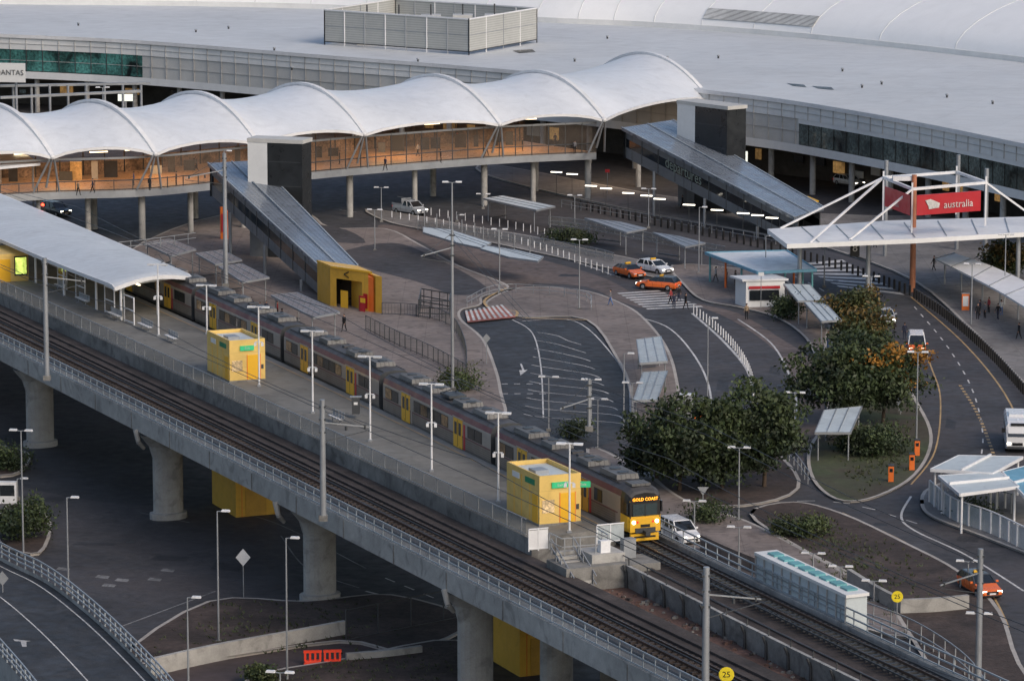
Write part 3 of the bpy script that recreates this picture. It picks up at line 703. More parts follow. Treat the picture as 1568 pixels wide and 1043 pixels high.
for a,b in zip(inn[:-1],inn[1:]):
    for z in (6.5,7.6,10.3): mb.beam(Vector((a.x,a.y,z)),Vector((b.x,b.y,z)),.12,.12 if z<10 else .25,gald if z<10 else gal)
    if a.x>feet[3].x: wallz(mb,[a,b],6.5,10.3,pglass)
    else: wallz(mb,[a,b],6.5,7.6,pglass)
for k,(p,t) in enumerate(resamp(inn,2.3)):
    top_=10.4 if p.x>feet[4].x else 7.7
    mb.box((p.x,p.y,(6.4+top_)/2),(.09,.12,top_-6.4),gald,math.atan2(t.y,t.x))
for k,(p,t) in enumerate(resamp(out,3.0)): mb.box((p.x,p.y,8.4),(.16,.16,4),gald)
for k,(p,t) in enumerate(resamp([a.lerp(b,.5) for a,b in zip(inn,out)],4.6)):
    mb.box((p.x,p.y,10.2),(2.2,.25,.12),stripl,math.atan2(t.y,t.x))
for k,(p,t) in enumerate(resamp([a.lerp(b,.75) for a,b in zip(inn,out)],2.6)):
    if random.random()<.6: hgt=random.uniform(1.0,2.6); mb.box((p.x+random.uniform(-1,1),p.y,6.4+hgt/2),(random.uniform(.5,1.8),.4,hgt),random.choice([gald,gald,panelg,shadowm,dk,dk,cladg,wwarm]))
mb.make('deck',parent=sky)
mb=MB()
for i,f in enumerate(feet[:-1]):
    for d in (.25,1.1):
        p=f+hv*d; mb.cyl((p.x,p.y,0),(p.x,p.y,5.5),.42,.42,conc,12)
    p=f+hv*.12
    tdir=(feet[min(i+1,len(feet)-1)]-feet[max(i-1,0)]).normalized()
    for sgn in(-1,1): mb.cyl(Vector((p.x,p.y,6.4))+tdir*sgn*1.6,f+tdir*sgn*.2,.14,.14,gal,8)
    mb.cyl((p.x,p.y,7),f,.15,.12,gal,8)
    m2=f.lerp(feet[i+1],.5)+hv*.3
    mb.cyl((m2.x,m2.y,0),(m2.x,m2.y,5.5),.35,.35,conc,12)
mb.make('supports',parent=sky)
for i in range(0,8):
    l=bpy.data.lights.new('skywalk_lamp','AREA'); l.energy=420; l.color=(1,.62,.30); l.size=6; l.shape='SQUARE'
    o=bpy.data.objects.new('skywalk_lamp',l); COL.objects.link(o); o.location=feet[i].lerp(feet[i+1],.5)+hv*.65+up*(-.9); o.parent=sky
def tower(name,u0,v0,u1,v1,vt,dep=6,base=6.0):
    a=P(u0,v0); b=P(u1,v1); h=ZT(a,vt); mb=MB(); w=b-a; n=Vector((-w.y,w.x,0)).normalized()*dep
    mb.obox(a+up*base,w*.36,n,h-.6-base,panelw); mb.obox(a+w*.36,w*.64,n,h-.6,dk); mb.obox(a+w*.02+n*.02,w*.33,n*.9,base,cladg)
    mb.obox(a-w*.01-n*.02+up*(h-.6),w*1.03,n*1.04,.45,panelg)
    for k in range(1,5): mb.obox(a+w*.37-n*.006+up*(h*k/5),w*.6,n*.004,.08,gald)
    mb.make(name)
tower('lift_tower',381,394,464,398,210,3); tower('lift_tower',1036,318,1112,330,152,3.2)
def ramp(name,tl,tr,bl,br,zt,zb,lab=None):
    A,B,C,D=P(*tl,zt),P(*tr,zt),P(*bl,zb),P(*br,zb)
    mb=MB(); R=(B-A)
    mb.add([A,B,D,C,A-up*.35,B-up*.35,D-up*.35,C-up*.35],[(0,3,2,1),(4,5,6,7),(0,4,7,3),(1,2,6,5),(3,7,6,2),(0,1,5,4)],corr)
    for q in (0.0,.5,1.0):
        mb.beam(A.lerp(B,q)+up*.06,C.lerp(D,q)+up*.06,.16,.10,galb)
    for X,Y,in_ in ((A,C,R*.08),(B,D,-R*.08)):
        a,b=X+in_-up*.35,Y+in_-up*.35
        mb.poly([a,b,b-up*1.1,a-up*1.1],cladg); mb.poly([a-up*1.1,b-up*1.1,b-up*2.2,a-up*2.2],tglass); mb.poly([a-up*2.2,b-up*2.2,b-up*3.3,a-up*3.6],cladg)
        for i in range(11):
            c=a.lerp(b,i/10); mb.beam(c-up*.1,c-up*3.3,.12,.12,gald)
    mb.poly([A-up*3.9+R*.08,B-up*3.9-R*.08,D-up*3.4-R*.08,C-up*3.4+R*.08],gald)
    for i in range(2,9,3):
        for X,Y in((A,C),(B,D)):
            c=X.lerp(Y,i/10); mb.cyl((c.x,c.y,0),(c.x,c.y,c.z-3.4),.2,.2,gal,8)
    mb.poly([A+R*.04,B-R*.04,B-R*.04-up*4,A+R*.04-up*4],dk)
    if lab:
        c=A.lerp(C,.36)-up*1.6+R*.04+Vector((0,-.3,0)); text(mb,lab,2.0,c,(C-A),Vector((0,0,1)),mat('faded_lettering',(.20,.24,.20),.5))
    mb.make(name)
ramp('covered_escalator',(318,250),(392,246),(500,418),(548,407),10.3,3.4)
ramp('covered_escalator',(952,196),(1030,184),(1216,333),(1262,318),10.4,3.6,'departures')
mb=MB(); mb.poly([P(1090,200,9),P(1110,198,9),P(1135,210,8.6),P(1100,215,8.6)],corr); mb.make('porch_roof')
mb=MB()
for u,v in ((852,264),(876,267),(905,285),(928,289),(962,296),(1010,305),(1055,314),(1098,322),(1138,327),(1182,334),(1160,330),(990,300)):
    c=P(u,v,3.2); mb.box(c,(1.5,.25,.12),coolstrip,-.3); mb.cyl((c.x,c.y+.2,0),(c.x,c.y+.2,3.3),.03,.03,gald,6)
mb.make('kerbside_lights')
mb=MB(); c=P(1132,240,4.5); mb.box(c,(2.2,.6,1.3),lsw); mb.cyl((c.x,c.y,0),c,.15,.15,gal,8); mb.make('lit_sign')
mb=MB(); c=P(506,470); a=(P(585,482)-P(506,470)); a=Vector((a.x,a.y,0)); b=Vector((-1.6,4,0)); h=4.3
mb.obox(c,a*.12,b,h,yel); mb.obox(c+a*.62,a*.12,b,h,yel); mb.obox(c+a*.74,a*.1,b*.9,h*.9,orange); mb.obox(c+a*.88,a*.12,b,h*.95,yel); mb.obox(c+a*.12+up*(h-1.1),a*.5,b,1.1,yel); mb.obox(c+a*.12+b*.8,a*.5,b*.1,h-1.1,dk)
mb.obox(c-b*.05+up*h,a*.8,b*1.1,.2,ydoor); mb.obox(c+a*.2-b*.02,a*.14,b*.02,2.0,ydoor); text(mb,'<',1.6,c+a*.3-b*.05+up*3.7,a,up,black)
mb.obox(c+a*.64-b*.01+up*.4,a*.08,b*.01,1.6,red); mb.obox(c+a*.5-b*.3,a*.1,b*.1,1.8,red); mb.obox(c+a*.5-b*.31+up*1.1,a*.1,b*.01,.5,ydoor)
mb.make('station_entrance')
mb=MB(); c=P(1225,352); mb.obox(c+Vector((-1,0,0)),(3.2,.4,0),(-1,4,0),3.4,yel); mb.obox(c+Vector((-1.1,-.1,3.4)),(3.4,.4,0),(-1,4.2,0),.18,ydoor); mb.obox(c+Vector((0,-.0,0)),(1.2,.1,0),(.0,-.02,0),2.3,tglass); mb.make('lift_entrance')
mb=MB(); c=P(338,368); mb.obox(c,(.9,.1,0),(-.1,.6,0),4.0,orange); mb.obox(c+Vector((.1,-.05,1)),(.7,.08,0),(0,.03,0),2.2,red); mb.make('information_totem')
# ================================================================ SHELTERS etc
def shelter(name,px,h,m=whitep,th=.16,posts=True,curve=0,side=None):
    top=[P(u,v,h) for u,v in px]; mb=MB(); n=len(top)
    mb.prism(top,h-th,h,m)
    for a,b in zip(top,top[1:]+top[:1]): mb.beam(a-up*th*.5,b-up*th*.5,.1,th*1.3,gal)
    c=sum(top,Vector())/n
    if posts:
        for p in top:
            q=p.lerp(c,.14); mb.cyl((q.x,q.y,0),(q.x,q.y,h-th),.07,.07,gal,8)
        q0,q1=top[0].lerp(c,.2),top[1].lerp(c,.2); mb.beam(Vector((q0.x,q0.y,.5)),Vector((q1.x,q1.y,.5)),.45,.08,gald)
        mb.poly([Vector((q0.x,q0.y,.3)),Vector((q1.x,q1.y,.3)),Vector((q1.x,q1.y,h-.5)),Vector((q0.x,q0.y,h-.5))],side or pglass)
    for k in (.33,.66): mb.beam(top[0].lerp(top[1],k)+up*.03,top[3%n].lerp(top[2],k)+up*.03,.08,.05,gal)
    return mb.make(name)
shelter('bus_shelter',[(975,520),(1012,515),(1022,553),(980,556)],2.9,bglass)
shelter('bus_shelter',[(985,570),(1022,568),(1006,612),(970,613)],2.9,bglass)
shelter('bus_shelter',[(1262,628),(1320,622),(1302,662),(1248,662)],2.8,lblue)
shelter('bus_shelter',[(1200,435),(1240,436),(1262,460),(1222,461)],2.8,lblue)
shelter('bus_shelter',[(1232,463),(1262,462),(1288,490),(1258,492)],2.8,lblue)
shelter('walkway_canopy',[(648,348),(690,352),(752,372),(738,380),(700,372),(648,356)],2.7,lblue,posts=False)
shelter('walkway_canopy',[(740,376),(790,383),(832,393),(824,400),(780,394),(736,381)],2.7,lblue,posts=False)
shelter('bus_shelter',[(740,304),(770,300),(850,316),(822,322)],2.8,lblue)
shelter('bus_shelter',[(895,334),(950,340),(990,350),(960,356)],2.8,gal)
shelter('bus_shelter',[(1000,356),(1040,362),(1080,372),(1050,378)],2.8,gal)
for px in ([(220,372),(260,366),(300,382),(262,392)],[(300,388),(340,383),(370,398),(330,405)],[(335,408),(370,404),(412,425),(372,432)],[(415,452),(455,448),(520,478),(480,486)]): shelter('walkway_canopy',px,3.0,mat('dull_roof',(.20,.185,.185),.6,seams=((1,0,0,.6,.1,.3),)))
mb=MB()
for pts_ in ([(650,355),(740,378)],[(740,380),(828,398)]):
    for p,t in resamp([P(*pts_[0]),P(*pts_[1])],3.2): mb.cyl(p,p+up*2.6,.07,.07,gal,6)
mb.make('canopy_posts')
mb=MB(); h=3.3; tp=[P(u,v,h) for u,v in((1080,388),(1205,385),(1250,414),(1160,418))]
mb.prism(tp,h-.12,h+.05,lampw); 
for a,b in zip(tp,tp[1:]+tp[:1]): mb.beam(a,b,.16,.32,blue)
cc=sum(tp,Vector())/4
for q in (0,.33,.66,1):
    for a,b in((tp[0],tp[3]),(tp[1],tp[2])):
        p=a.lerp(b,q).lerp(cc,.08); mb.cyl((p.x,p.y,0),(p.x,p.y,h-.1),.12,.12,orange if q in(.33,) else teal,8)
a,b=tp[0].lerp(cc,.1),tp[3].lerp(cc,.1); mb.poly([Vector((a.x,a.y,.2)),Vector((b.x,b.y,.2)),Vector((b.x,b.y,2.4)),Vector((a.x,a.y,2.4))],pglass)
mb.make('taxi_shelter')
mb=MB(); c=P(1142,473); mb.obox(c,(4.2,.6,0),(-1,2.5,0),3.0,panelw); mb.obox(c+Vector((-.4,-.2,3.0)),(5,.7,0),(-1.2,3,0),.2,whitep); mb.obox(c+Vector((.4,-.02,.9)),(3.2,.46,0),(0,-.04,0),1.1,tglass); mb.obox(c+Vector((.3,-.05,2.15)),(3.4,.49,0),(0,-.04,0),.3,red); mb.make('taxi_kiosk')
def roofq(name,px,h,m,base=True):
    tp=[P(u,v,h) for u,v in px]; mb=MB(); mb.prism(tp,h-.2,h,m); c=sum(tp,Vector())/len(tp)
    for p in tp: q=p.lerp(c,.1); mb.cyl((q.x,q.y,0),(q.x,q.y,h-.2),.1,.1,whitep,8)
    for a,b in zip(tp,tp[1:]+tp[:1]): mb.beam(a-up*.1,b-up*.1,.12,.26,whitep)
    mb.beam(tp[0].lerp(tp[3%len(tp)],.5)+up*.1,tp[1].lerp(tp[2],.5)+up*.1,.15,.2,whitep)
    mb.make(name)
roofq('blue_shade_roof',[(1425,718),(1468,697),(1566,699),(1520,724)],3.4,lblue); roofq('blue_shade_roof',[(1437,728),(1530,722),(1560,744),(1470,756)],3.3,lblue); roofq('blue_shade_roof',[(1535,722),(1600,706),(1640,740),(1570,760)],3.2,blue)
fence('glazed_fence',pc([(1423,772),(1460,800),(1520,822),(1600,862)],0),2.0,1.6,whitep,(1,.05),.05,panel=bglass,post=.14)
fence('glazed_fence',pc([(1430,745),(1480,770),(1550,790)],0),1.8,1.6,gal,(1,.05),.04,panel=pglass)
mb=MB(); A=pc([(1432,396),(1490,425),(1540,452),(1600,490)],3.4); B=pc([(1462,388),(1520,408),(1580,436),(1650,475)],3.4)
strip(mb,A,B,whitep); strip(mb,[p-up*.2 for p in A],[p-up*.2 for p in B],panelg); wallz(mb,A,3.2,3.4,whitep)
for a,b in list(zip(A,B))[::3]: mb.beam(a+up*.03,b+up*.03,.12,.1,gal); q=a.lerp(b,.5); mb.cyl((q.x,q.y,0),(q.x,q.y,3.2),.1,.1,gal,8)
mb.make('walkway_canopy')
# airline gantry sign
mb=MB(); base=P(1397,447); hz=7.2
sl=[P(1175,351,hz),P(1360,338,hz),P(1640,330,hz),P(1640,352,hz),P(1400,366,hz),P(1205,374,hz)]
mb.prism(sl,hz-.5,hz,whitep,panelw)
for k in range(1,9): q=k/9; mb.beam(sl[0].lerp(sl[2],q)+up*.04,sl[5].lerp(sl[3],q)+up*.04,.1,.08,gal)
H=ZT(base,268); mb.cyl(base,base+up*H,.34,.28,mat('orange_brown_post',(.42,.17,.09),.5),12)
for (u,v) in ((1355,395),(1508,410),(1465,385)): p=P(u,v); mb.cyl(p,p+up*11.5,.25,.25,gal,10)
tops=[P(1353,272,12.2),P(1465,264,12.2),P(1510,280,12.2),P(1397,290,12.2)]
for a,b in zip(tops,tops[1:]+tops[:1]): mb.beam(a,b,.3,.3,whitep)
for a in tops: mb.beam(a+up*.7,a-up*4.8,.18,.18,whitep)
for (u,v) in((1195,350),(1240,372)): mb.beam(tops[0],P(u,v,hz),.2,.2,whitep)
mb.beam(tops[2],P(1600,345,hz),.2,.2,whitep); mb.beam(tops[3],P(1300,368,hz),.2,.2,whitep)
mb.box(P(1385,273,12.6),(2.6,1.2,.5),whitep)
a=P(1404,301,11.8); b=P(1502,294,11.8); mb.obox(a-up*2.1,(b-a),Vector((0,.25,0)),2.2,red); rgt=(b-a).normalized(); text(mb,'australia',1.15,a.lerp(b,.65)-up*1.15-Vector((0,.11,0)),rgt,up,white)
c=a.lerp(b,.25)-up*1.0-Vector((0,.1,0)); mb.poly([c+rgt*-1+up*.5,c+rgt*-.3+up*.6,c+rgt*.9+up*.1,c+rgt*.8-up*.4,c+rgt*-.5-up*.5,c+rgt*-.6-up*.1],white)
a2=P(1355,287,11.8); b2=P(1394,301,11.8); mb.obox(a2-up*2.1,(b2-a2),Vector((0,.25,0)),2.2,red); r2=(b2-a2).normalized(); nn=Vector((r2.y,-r2.x,0))*.06; text(mb,'asia',.85,a2.lerp(b2,.5)-up*1.4+nn,r2,up,white)
for u,v in ((1225,366),(1330,366),(1560,360)): 
    p=P(u,v,hz-.5); mb.cyl((p.x,p.y,0),p,.25,.25,gal,10)
c=P(1309,380,6); mb.box(c,(1.0,.4,1.8),black); text(mb,'8',1.2,c-Vector((0,.22,0)),(1,0,0),up,white); mb.make('airline_gantry_sign')
# ---- equipment enclosure by the viaduct
mb=MB(); zt=10.4; A=P(1158,850,zt); Bq=P(1296,915,zt); n=Vector((.9,.42,0))*1.5
d=(Bq-A)
mb.obox(A-up*zt,d,n,zt,lblue); mb.obox(A-n*.06-d*.01,d*1.02,n*1.12,.2,panelw)
for i in range(11):
    p=A+d*(i/10)-n*.04; mb.beam(p,p-up*4,.08,.08,gal)
for i in range(8): mb.obox(A+d*(.06+i*.115)+n*.3+up*.2,d*.08,n*.5,.12,teal)
for z in (.8,1.6): mb.beam(A-n*.05-up*z,Bq-n*.05-up*z,.06,.06,gal)
mb.make('equipment_enclosure')
def lowwall(px,h,w=.35,m=conc,name='concrete_wall'):
    mb=MB(); path=pc(px,0,4); extr(mb,path,[(w/2,0),(w/2,h),(-w/2,h),(-w/2,0)],m); mb.make(name)
lowwall([(228,1035),(330,1012),(450,990),(528,975)],1.2); lowwall([(530,1015),(590,1010),(645,1003)],.7)
lowwall([(1300,895),(1340,920),(1378,940)],1.2,name='retaining_wall'); lowwall([(1378,942),(1430,940),(1482,935)],1.2,name='retaining_wall')
lowwall([(1075,845),(1130,870),(1220,905)],1.4,.4,pave,name='retaining_wall')
bo=mat('barrier_orange',(.80,.055,.02),.4,var=.06,emit=.08)
mb=MB()
for x in (-.68,.68):
    mb.box((x,0,.16),(1.25,.5,.32),bo,taper=.85); mb.box((x,0,.93),(1.25,.22,.16),bo)
    for k in(-.52,-.18,.18,.52): mb.box((x+k,0,.58),(.14,.2,.6),bo)
mb.make('plastic_barrier',P(494,1017),.12)
mb=MB(); zr=1.6
Lr=pc([(-160,770),(0,858),(70,893),(130,938),(190,993),(258,1065),(330,1160)],zr,6)
Rr=[p+Vector((-7.5,-4.5,0)) for p in Lr]
strip(mb,Lr,Rr,asph2); wallz(mb,Lr,0,zr+.3,conc); wallz(mb,Rr,0,zr+.3,conc)
band(mb,[p.lerp(q,.08) for p,q in zip(Lr,Rr)],.12,white,zr+.01); band(mb,[p.lerp(q,.5) for p,q in zip(Lr,Rr)],.1,white,zr+.01)
c=P(20,978,zr+.014); mb.poly([c+Vector(q) for q in((0,0,0),(1.3,-.6,0),(1.0,-.7,0),(1.2,-2.2,0),(.9,-2.2,0),(.6,-.7,0),(.2,-.6,0))],white); mb.make('ramp_road')
fence('ramp_railing',[p+up*.3 for p in Lr],1.1,1.5,galb,(1,.62,.3),.045,post=.10); fence('ramp_railing',[p+up*.3 for p in Rr],1.1,1.5,galb,(1,.62,.3),.045,post=.10)
fence('plaza_fence',pc([(560,505),(610,530),(660,552),(715,582)],.12,3),1.5,1.6,gald,(1,.1),.03,bal=.3)
fence('plaza_fence',pc([(585,482),(640,485),(690,500),(712,540),(715,582)],.12,3),1.3,2,gald,(1,.1),.03,bal=.35)
fence('bicycle_rack',[P(641,488),P(688,490),P(690,478),P(645,470),P(641,488)],2.0,1.3,gald,(1,.6,.3),.05)
fence('plaza_fence',pc([(715,470),(760,450),(840,452),(900,462),(905,478)],.12,3),1.0,2,gal,(1,.5),.03)
fence('roadside_fence',pc([(840,345),(900,352),(1000,372),(1110,392)],.12),1.1,2,gal,(1,.5,.1),.04,panel=meshp)
fence('roadside_fence',pc([(860,318),(1000,342),(1190,375)],.12),1.0,2,gal,(1,.5),.03)
fence('roadside_fence',pc([(640,352),(760,368),(900,392),(940,402)],.12),1.1,2,gal,(1,.5),.03,panel=meshp)
fence('roadside_fence',pc([(1040,705),(1130,690),(1200,700),(1240,745)],.1),1.2,2,gal,(1,.5),.03)
fence('roadside_fence',pc([(1310,950),(1400,985),(1480,1040),(1520,1100)],.0),1.6,2.2,gal,(1,.5,.1),.04)
fence('security_fence',pc([(530,985),(590,972),(700,950),(760,935)],0),2.4,3,gald,(1,.1),.03)
fence('roadside_fence',pc([(0,405),(200,385),(300,372)],6.4),1.1,2,gal,(1,.5),.03)
fence('pedestrian_railing',pc([(1300,560),(1355,590),(1380,640)],0),1.1,1.6,gal,(1,.5),.03)
def bollards(name,px,sp,h,r,m,cap=None,z=.0):
    mb=MB()
    for p,t in resamp(pc(px,z,8),sp): mb.cyl(p,p+up*h,r,r,m,6); 
    if cap:
        for p,t in resamp(pc(px,z,8),sp): mb.cyl(p+up*h,p+up*(h+.08),r*1.15,r*.6,cap,6)
    mb.make(name)
bollards('black_bollards',[(880,318),(1000,345),(1100,366),(1190,386)],1.5,1.1,.14,black,gald)
bollards('black_bollards',[(1195,388),(1300,418),(1400,455)],1.5,1.1,.14,black,gald)
bollards('black_bollards',[(1400,457),(1450,490),(1510,542),(1568,605),(1640,690)],1.15,1.05,.13,black,gald,.12)
bollards('white_lane_posts',[(1062,480),(1092,503),(1122,533),(1144,566),(1154,600),(1150,636)],1.6,.95,.07,lampw)
bollards('white_lane_posts',[(600,335),(700,352),(820,382),(935,422)],1.7,.95,.07,lampw)
bollards('white_lane_posts',[(660,330),(780,350),(850,366)],1.7,.95,.06,lampw)
# ================================================================ LAMPS & SIGNS
def lamp(u,v,vt,z=0,arm=(1,0),double=True,name='street_lamp',r=.085,m=None):
    c=P(u,v,z); h=ZT(c,vt)-z; mb=MB(); a=Vector((arm[0],arm[1],0)).normalized(); m=m or gal
    mb.cyl((0,0,0),(0,0,h),r,r*.6,m,8); mb.box((0,0,.12),(.4,.4,.24),concd); mb.box((0,r,.9),(.14,.06,.5),gald)
    rz=math.atan2(a.y,a.x)
    for s in ((-1,1) if double else (1,)):
        mb.beam(up*h,a*s*.5+up*(h+.06),.06,.06,m); mb.box(a*s*.62+up*(h+.08),(.62,.30,.13),lampw,rz,taper=.85); mb.box(a*s*.62+up*(h+.0),(.4,.22,.05),gald,rz)
    mb.make(name,c)
for t in ((36,850,660,1),(105,908,762,0),(335,985,783,0),(440,1045,824,0),(289,1075,915,0),(430,1140,1030,1),(27,765,733,0)): lamp(*t[:3],double=bool(t[3]),arm=(1,-.2))
for t in ((574,385,322,1),(765,450,352,1),(887,475,368,1),(740,320,298,1),(440,330,268,1),(1070,420,318,0),(993,350,290,1),(1333,500,424,1),(1403,690,540,1),(1216,690,602,1),(1131,800,686,1),(1063,830,768,1),(1131,880,808,1),(955,660,542,0),(968,700,587,1),(915,690,612,1),(1245,880,848,1),(1287,900,868,1),(1338,925,890,1),(1498,1010,940,1),(1482,900,860,1),(1357,560,537,1),(1262,440,378,1),(584,340,288,1),(905,660,582,1),(1172,440,362,0),(880,345,300,1),(1487,500,405,1),(840,660,578,1),(700,340,330,0),(345,400,232,0),(1538,470,360,1),(1083,640,488,0)): lamp(*t[:3],double=bool(t[3]),arm=(1,-.15))
lamp(693,620,280,r=.14); lamp(318,160,120,0); lamp(160,300,135,0)
def sign(name,u,v,vt,shape,col,txt=None,s=.5,z=0):
    c=P(u,v,z); h=ZT(c,vt)-z; mb=MB(); mb.cyl((0,0,0),(0,0,h),.04,.04,gal,6)
    if shape=='disc': mb.cyl((0,-.05,h),(0,-.09,h),s,s,col,16); mb.cyl((0,-.09,h),(0,-.1,h),s*.9,s*.9,col,16)
    elif shape=='diamond': mb.add([(-s,-.07,h),(0,-.07,h-s*1.2),(s,-.07,h),(0,-.07,h+s*1.2)],[(0,1,2,3)],col)
    elif shape=='tri': mb.add([(-s,-.07,h+s*.8),(0,-.07,h-s*.8),(s,-.07,h+s*.8)],[(0,1,2)],col)
    else: mb.box((0,-.07,h),(s*2,.04,s*1.4),col)
    if txt: text(mb,txt,s*1.1,(0,-.115,h),(1,0,0),(0,0,1),black)
    mb.make(name,c)
ysign=mat('sign_yellow',(.75,.6,.02),.5)
sign('speed_sign',1373,960,913,'disc',ysign,'25',.42); sign('speed_sign',1112,1065,1032,'disc',ysign,'25',.45,8.5)
sign('diamond_sign',373,915,853,'diamond',lampw,None,.55); sign('give_way_sign',1076,800,752,'tri',gal,None,.45); sign('diamond_sign',745,560,518,'diamond',gal,None,.4)
sign('information_sign',1195,690,630,'rect',gal,None,.5); sign('diamond_sign',5,940,885,'diamond',gal,None,.45); sign('information_sign',930,300,262,'rect',red,None,.3)
sign('traffic_sign',1165,475,420,'rect',lampw,None,.3); sign('traffic_sign',1140,470,440,'rect',orange,None,.3)
mb=MB(); c=P(884,800,9.6); mb.cyl((0,0,0),(0,0,3.4),.05,.05,whitep,6); mb.box((.4,-.05,2.7),(1.0,.06,.42),greenlit); text(mb,'Exit',.28,(.4,-.09,2.7),(1,0,0),(0,0,1),white); mb.make('exit_sign',c)
for u,v,m in ((1364,740,orange),(1396,722,orange),(1067,655,orange),(1404,700,orange)):
    mb=MB(); mb.box((0,0,.75),(.45,.36,1.5),m); mb.box((0,0,1.55),(.5,.42,.12),gald); mb.box((0,-.19,1.15),(.28,.02,.3),tglass); mb.make('ticket_machine',P(u,v))
mb=MB(); mb.box((0,0,1.5),(1.1,.8,3.0),gal); mb.box((0,0,3.05),(1.3,1,.12),lampw); mb.box((0,-.41,2.0),(.7,.02,1),gald); mb.make('electrical_cabinet',P(1052,655))
mb=MB(); mb.box((0,0,.9),(1.5,.6,1.8),lampw); mb.box((0,-.31,1.1),(1.2,.02,.9),tglass); mb.make('electrical_cabinet',P(12,770))
mb=MB(); mb.cyl((0,0,0),(0,0,2.6),.15,.15,gal,8); mb.box((2,0,1.05),(3.6,.08,.12),red); mb.box((0,0,.6),(.4,.4,1.2),orange); mb.make('boom_gate',P(1075,650))
mb=MB(); mb.cyl((0,0,0),(0,0,4.4),.08,.08,gal,8); mb.box((0,0,4.6),(.45,.3,1.1),black); mb.cyl((0,-.16,4.85),(0,-.2,4.85),.16,.16,mat('signal_red',(1,.05,.02),.3,emit=8),10); mb.make('railway_signal',P(67,385,8.6))
for u,v in ((1478,478),(1225,600),(545,640)): 
    mb=MB(); mb.box((0,0,1.0),(.8,.35,2.0) if u==1478 else (.6,.5,1.3),orange if u==1478 else gald); mb.box((0,-.18,1.2),(.6,.02,1.1) if u==1478 else (.3,.2,.2),panelw); mb.box((0,0,2.03 if u==1478 else 1.7),(.9,.4,.08),gal); mb.make('information_totem' if u==1478 else 'litter_bin',P(u,v,0 if u!=545 else 9.6),0)
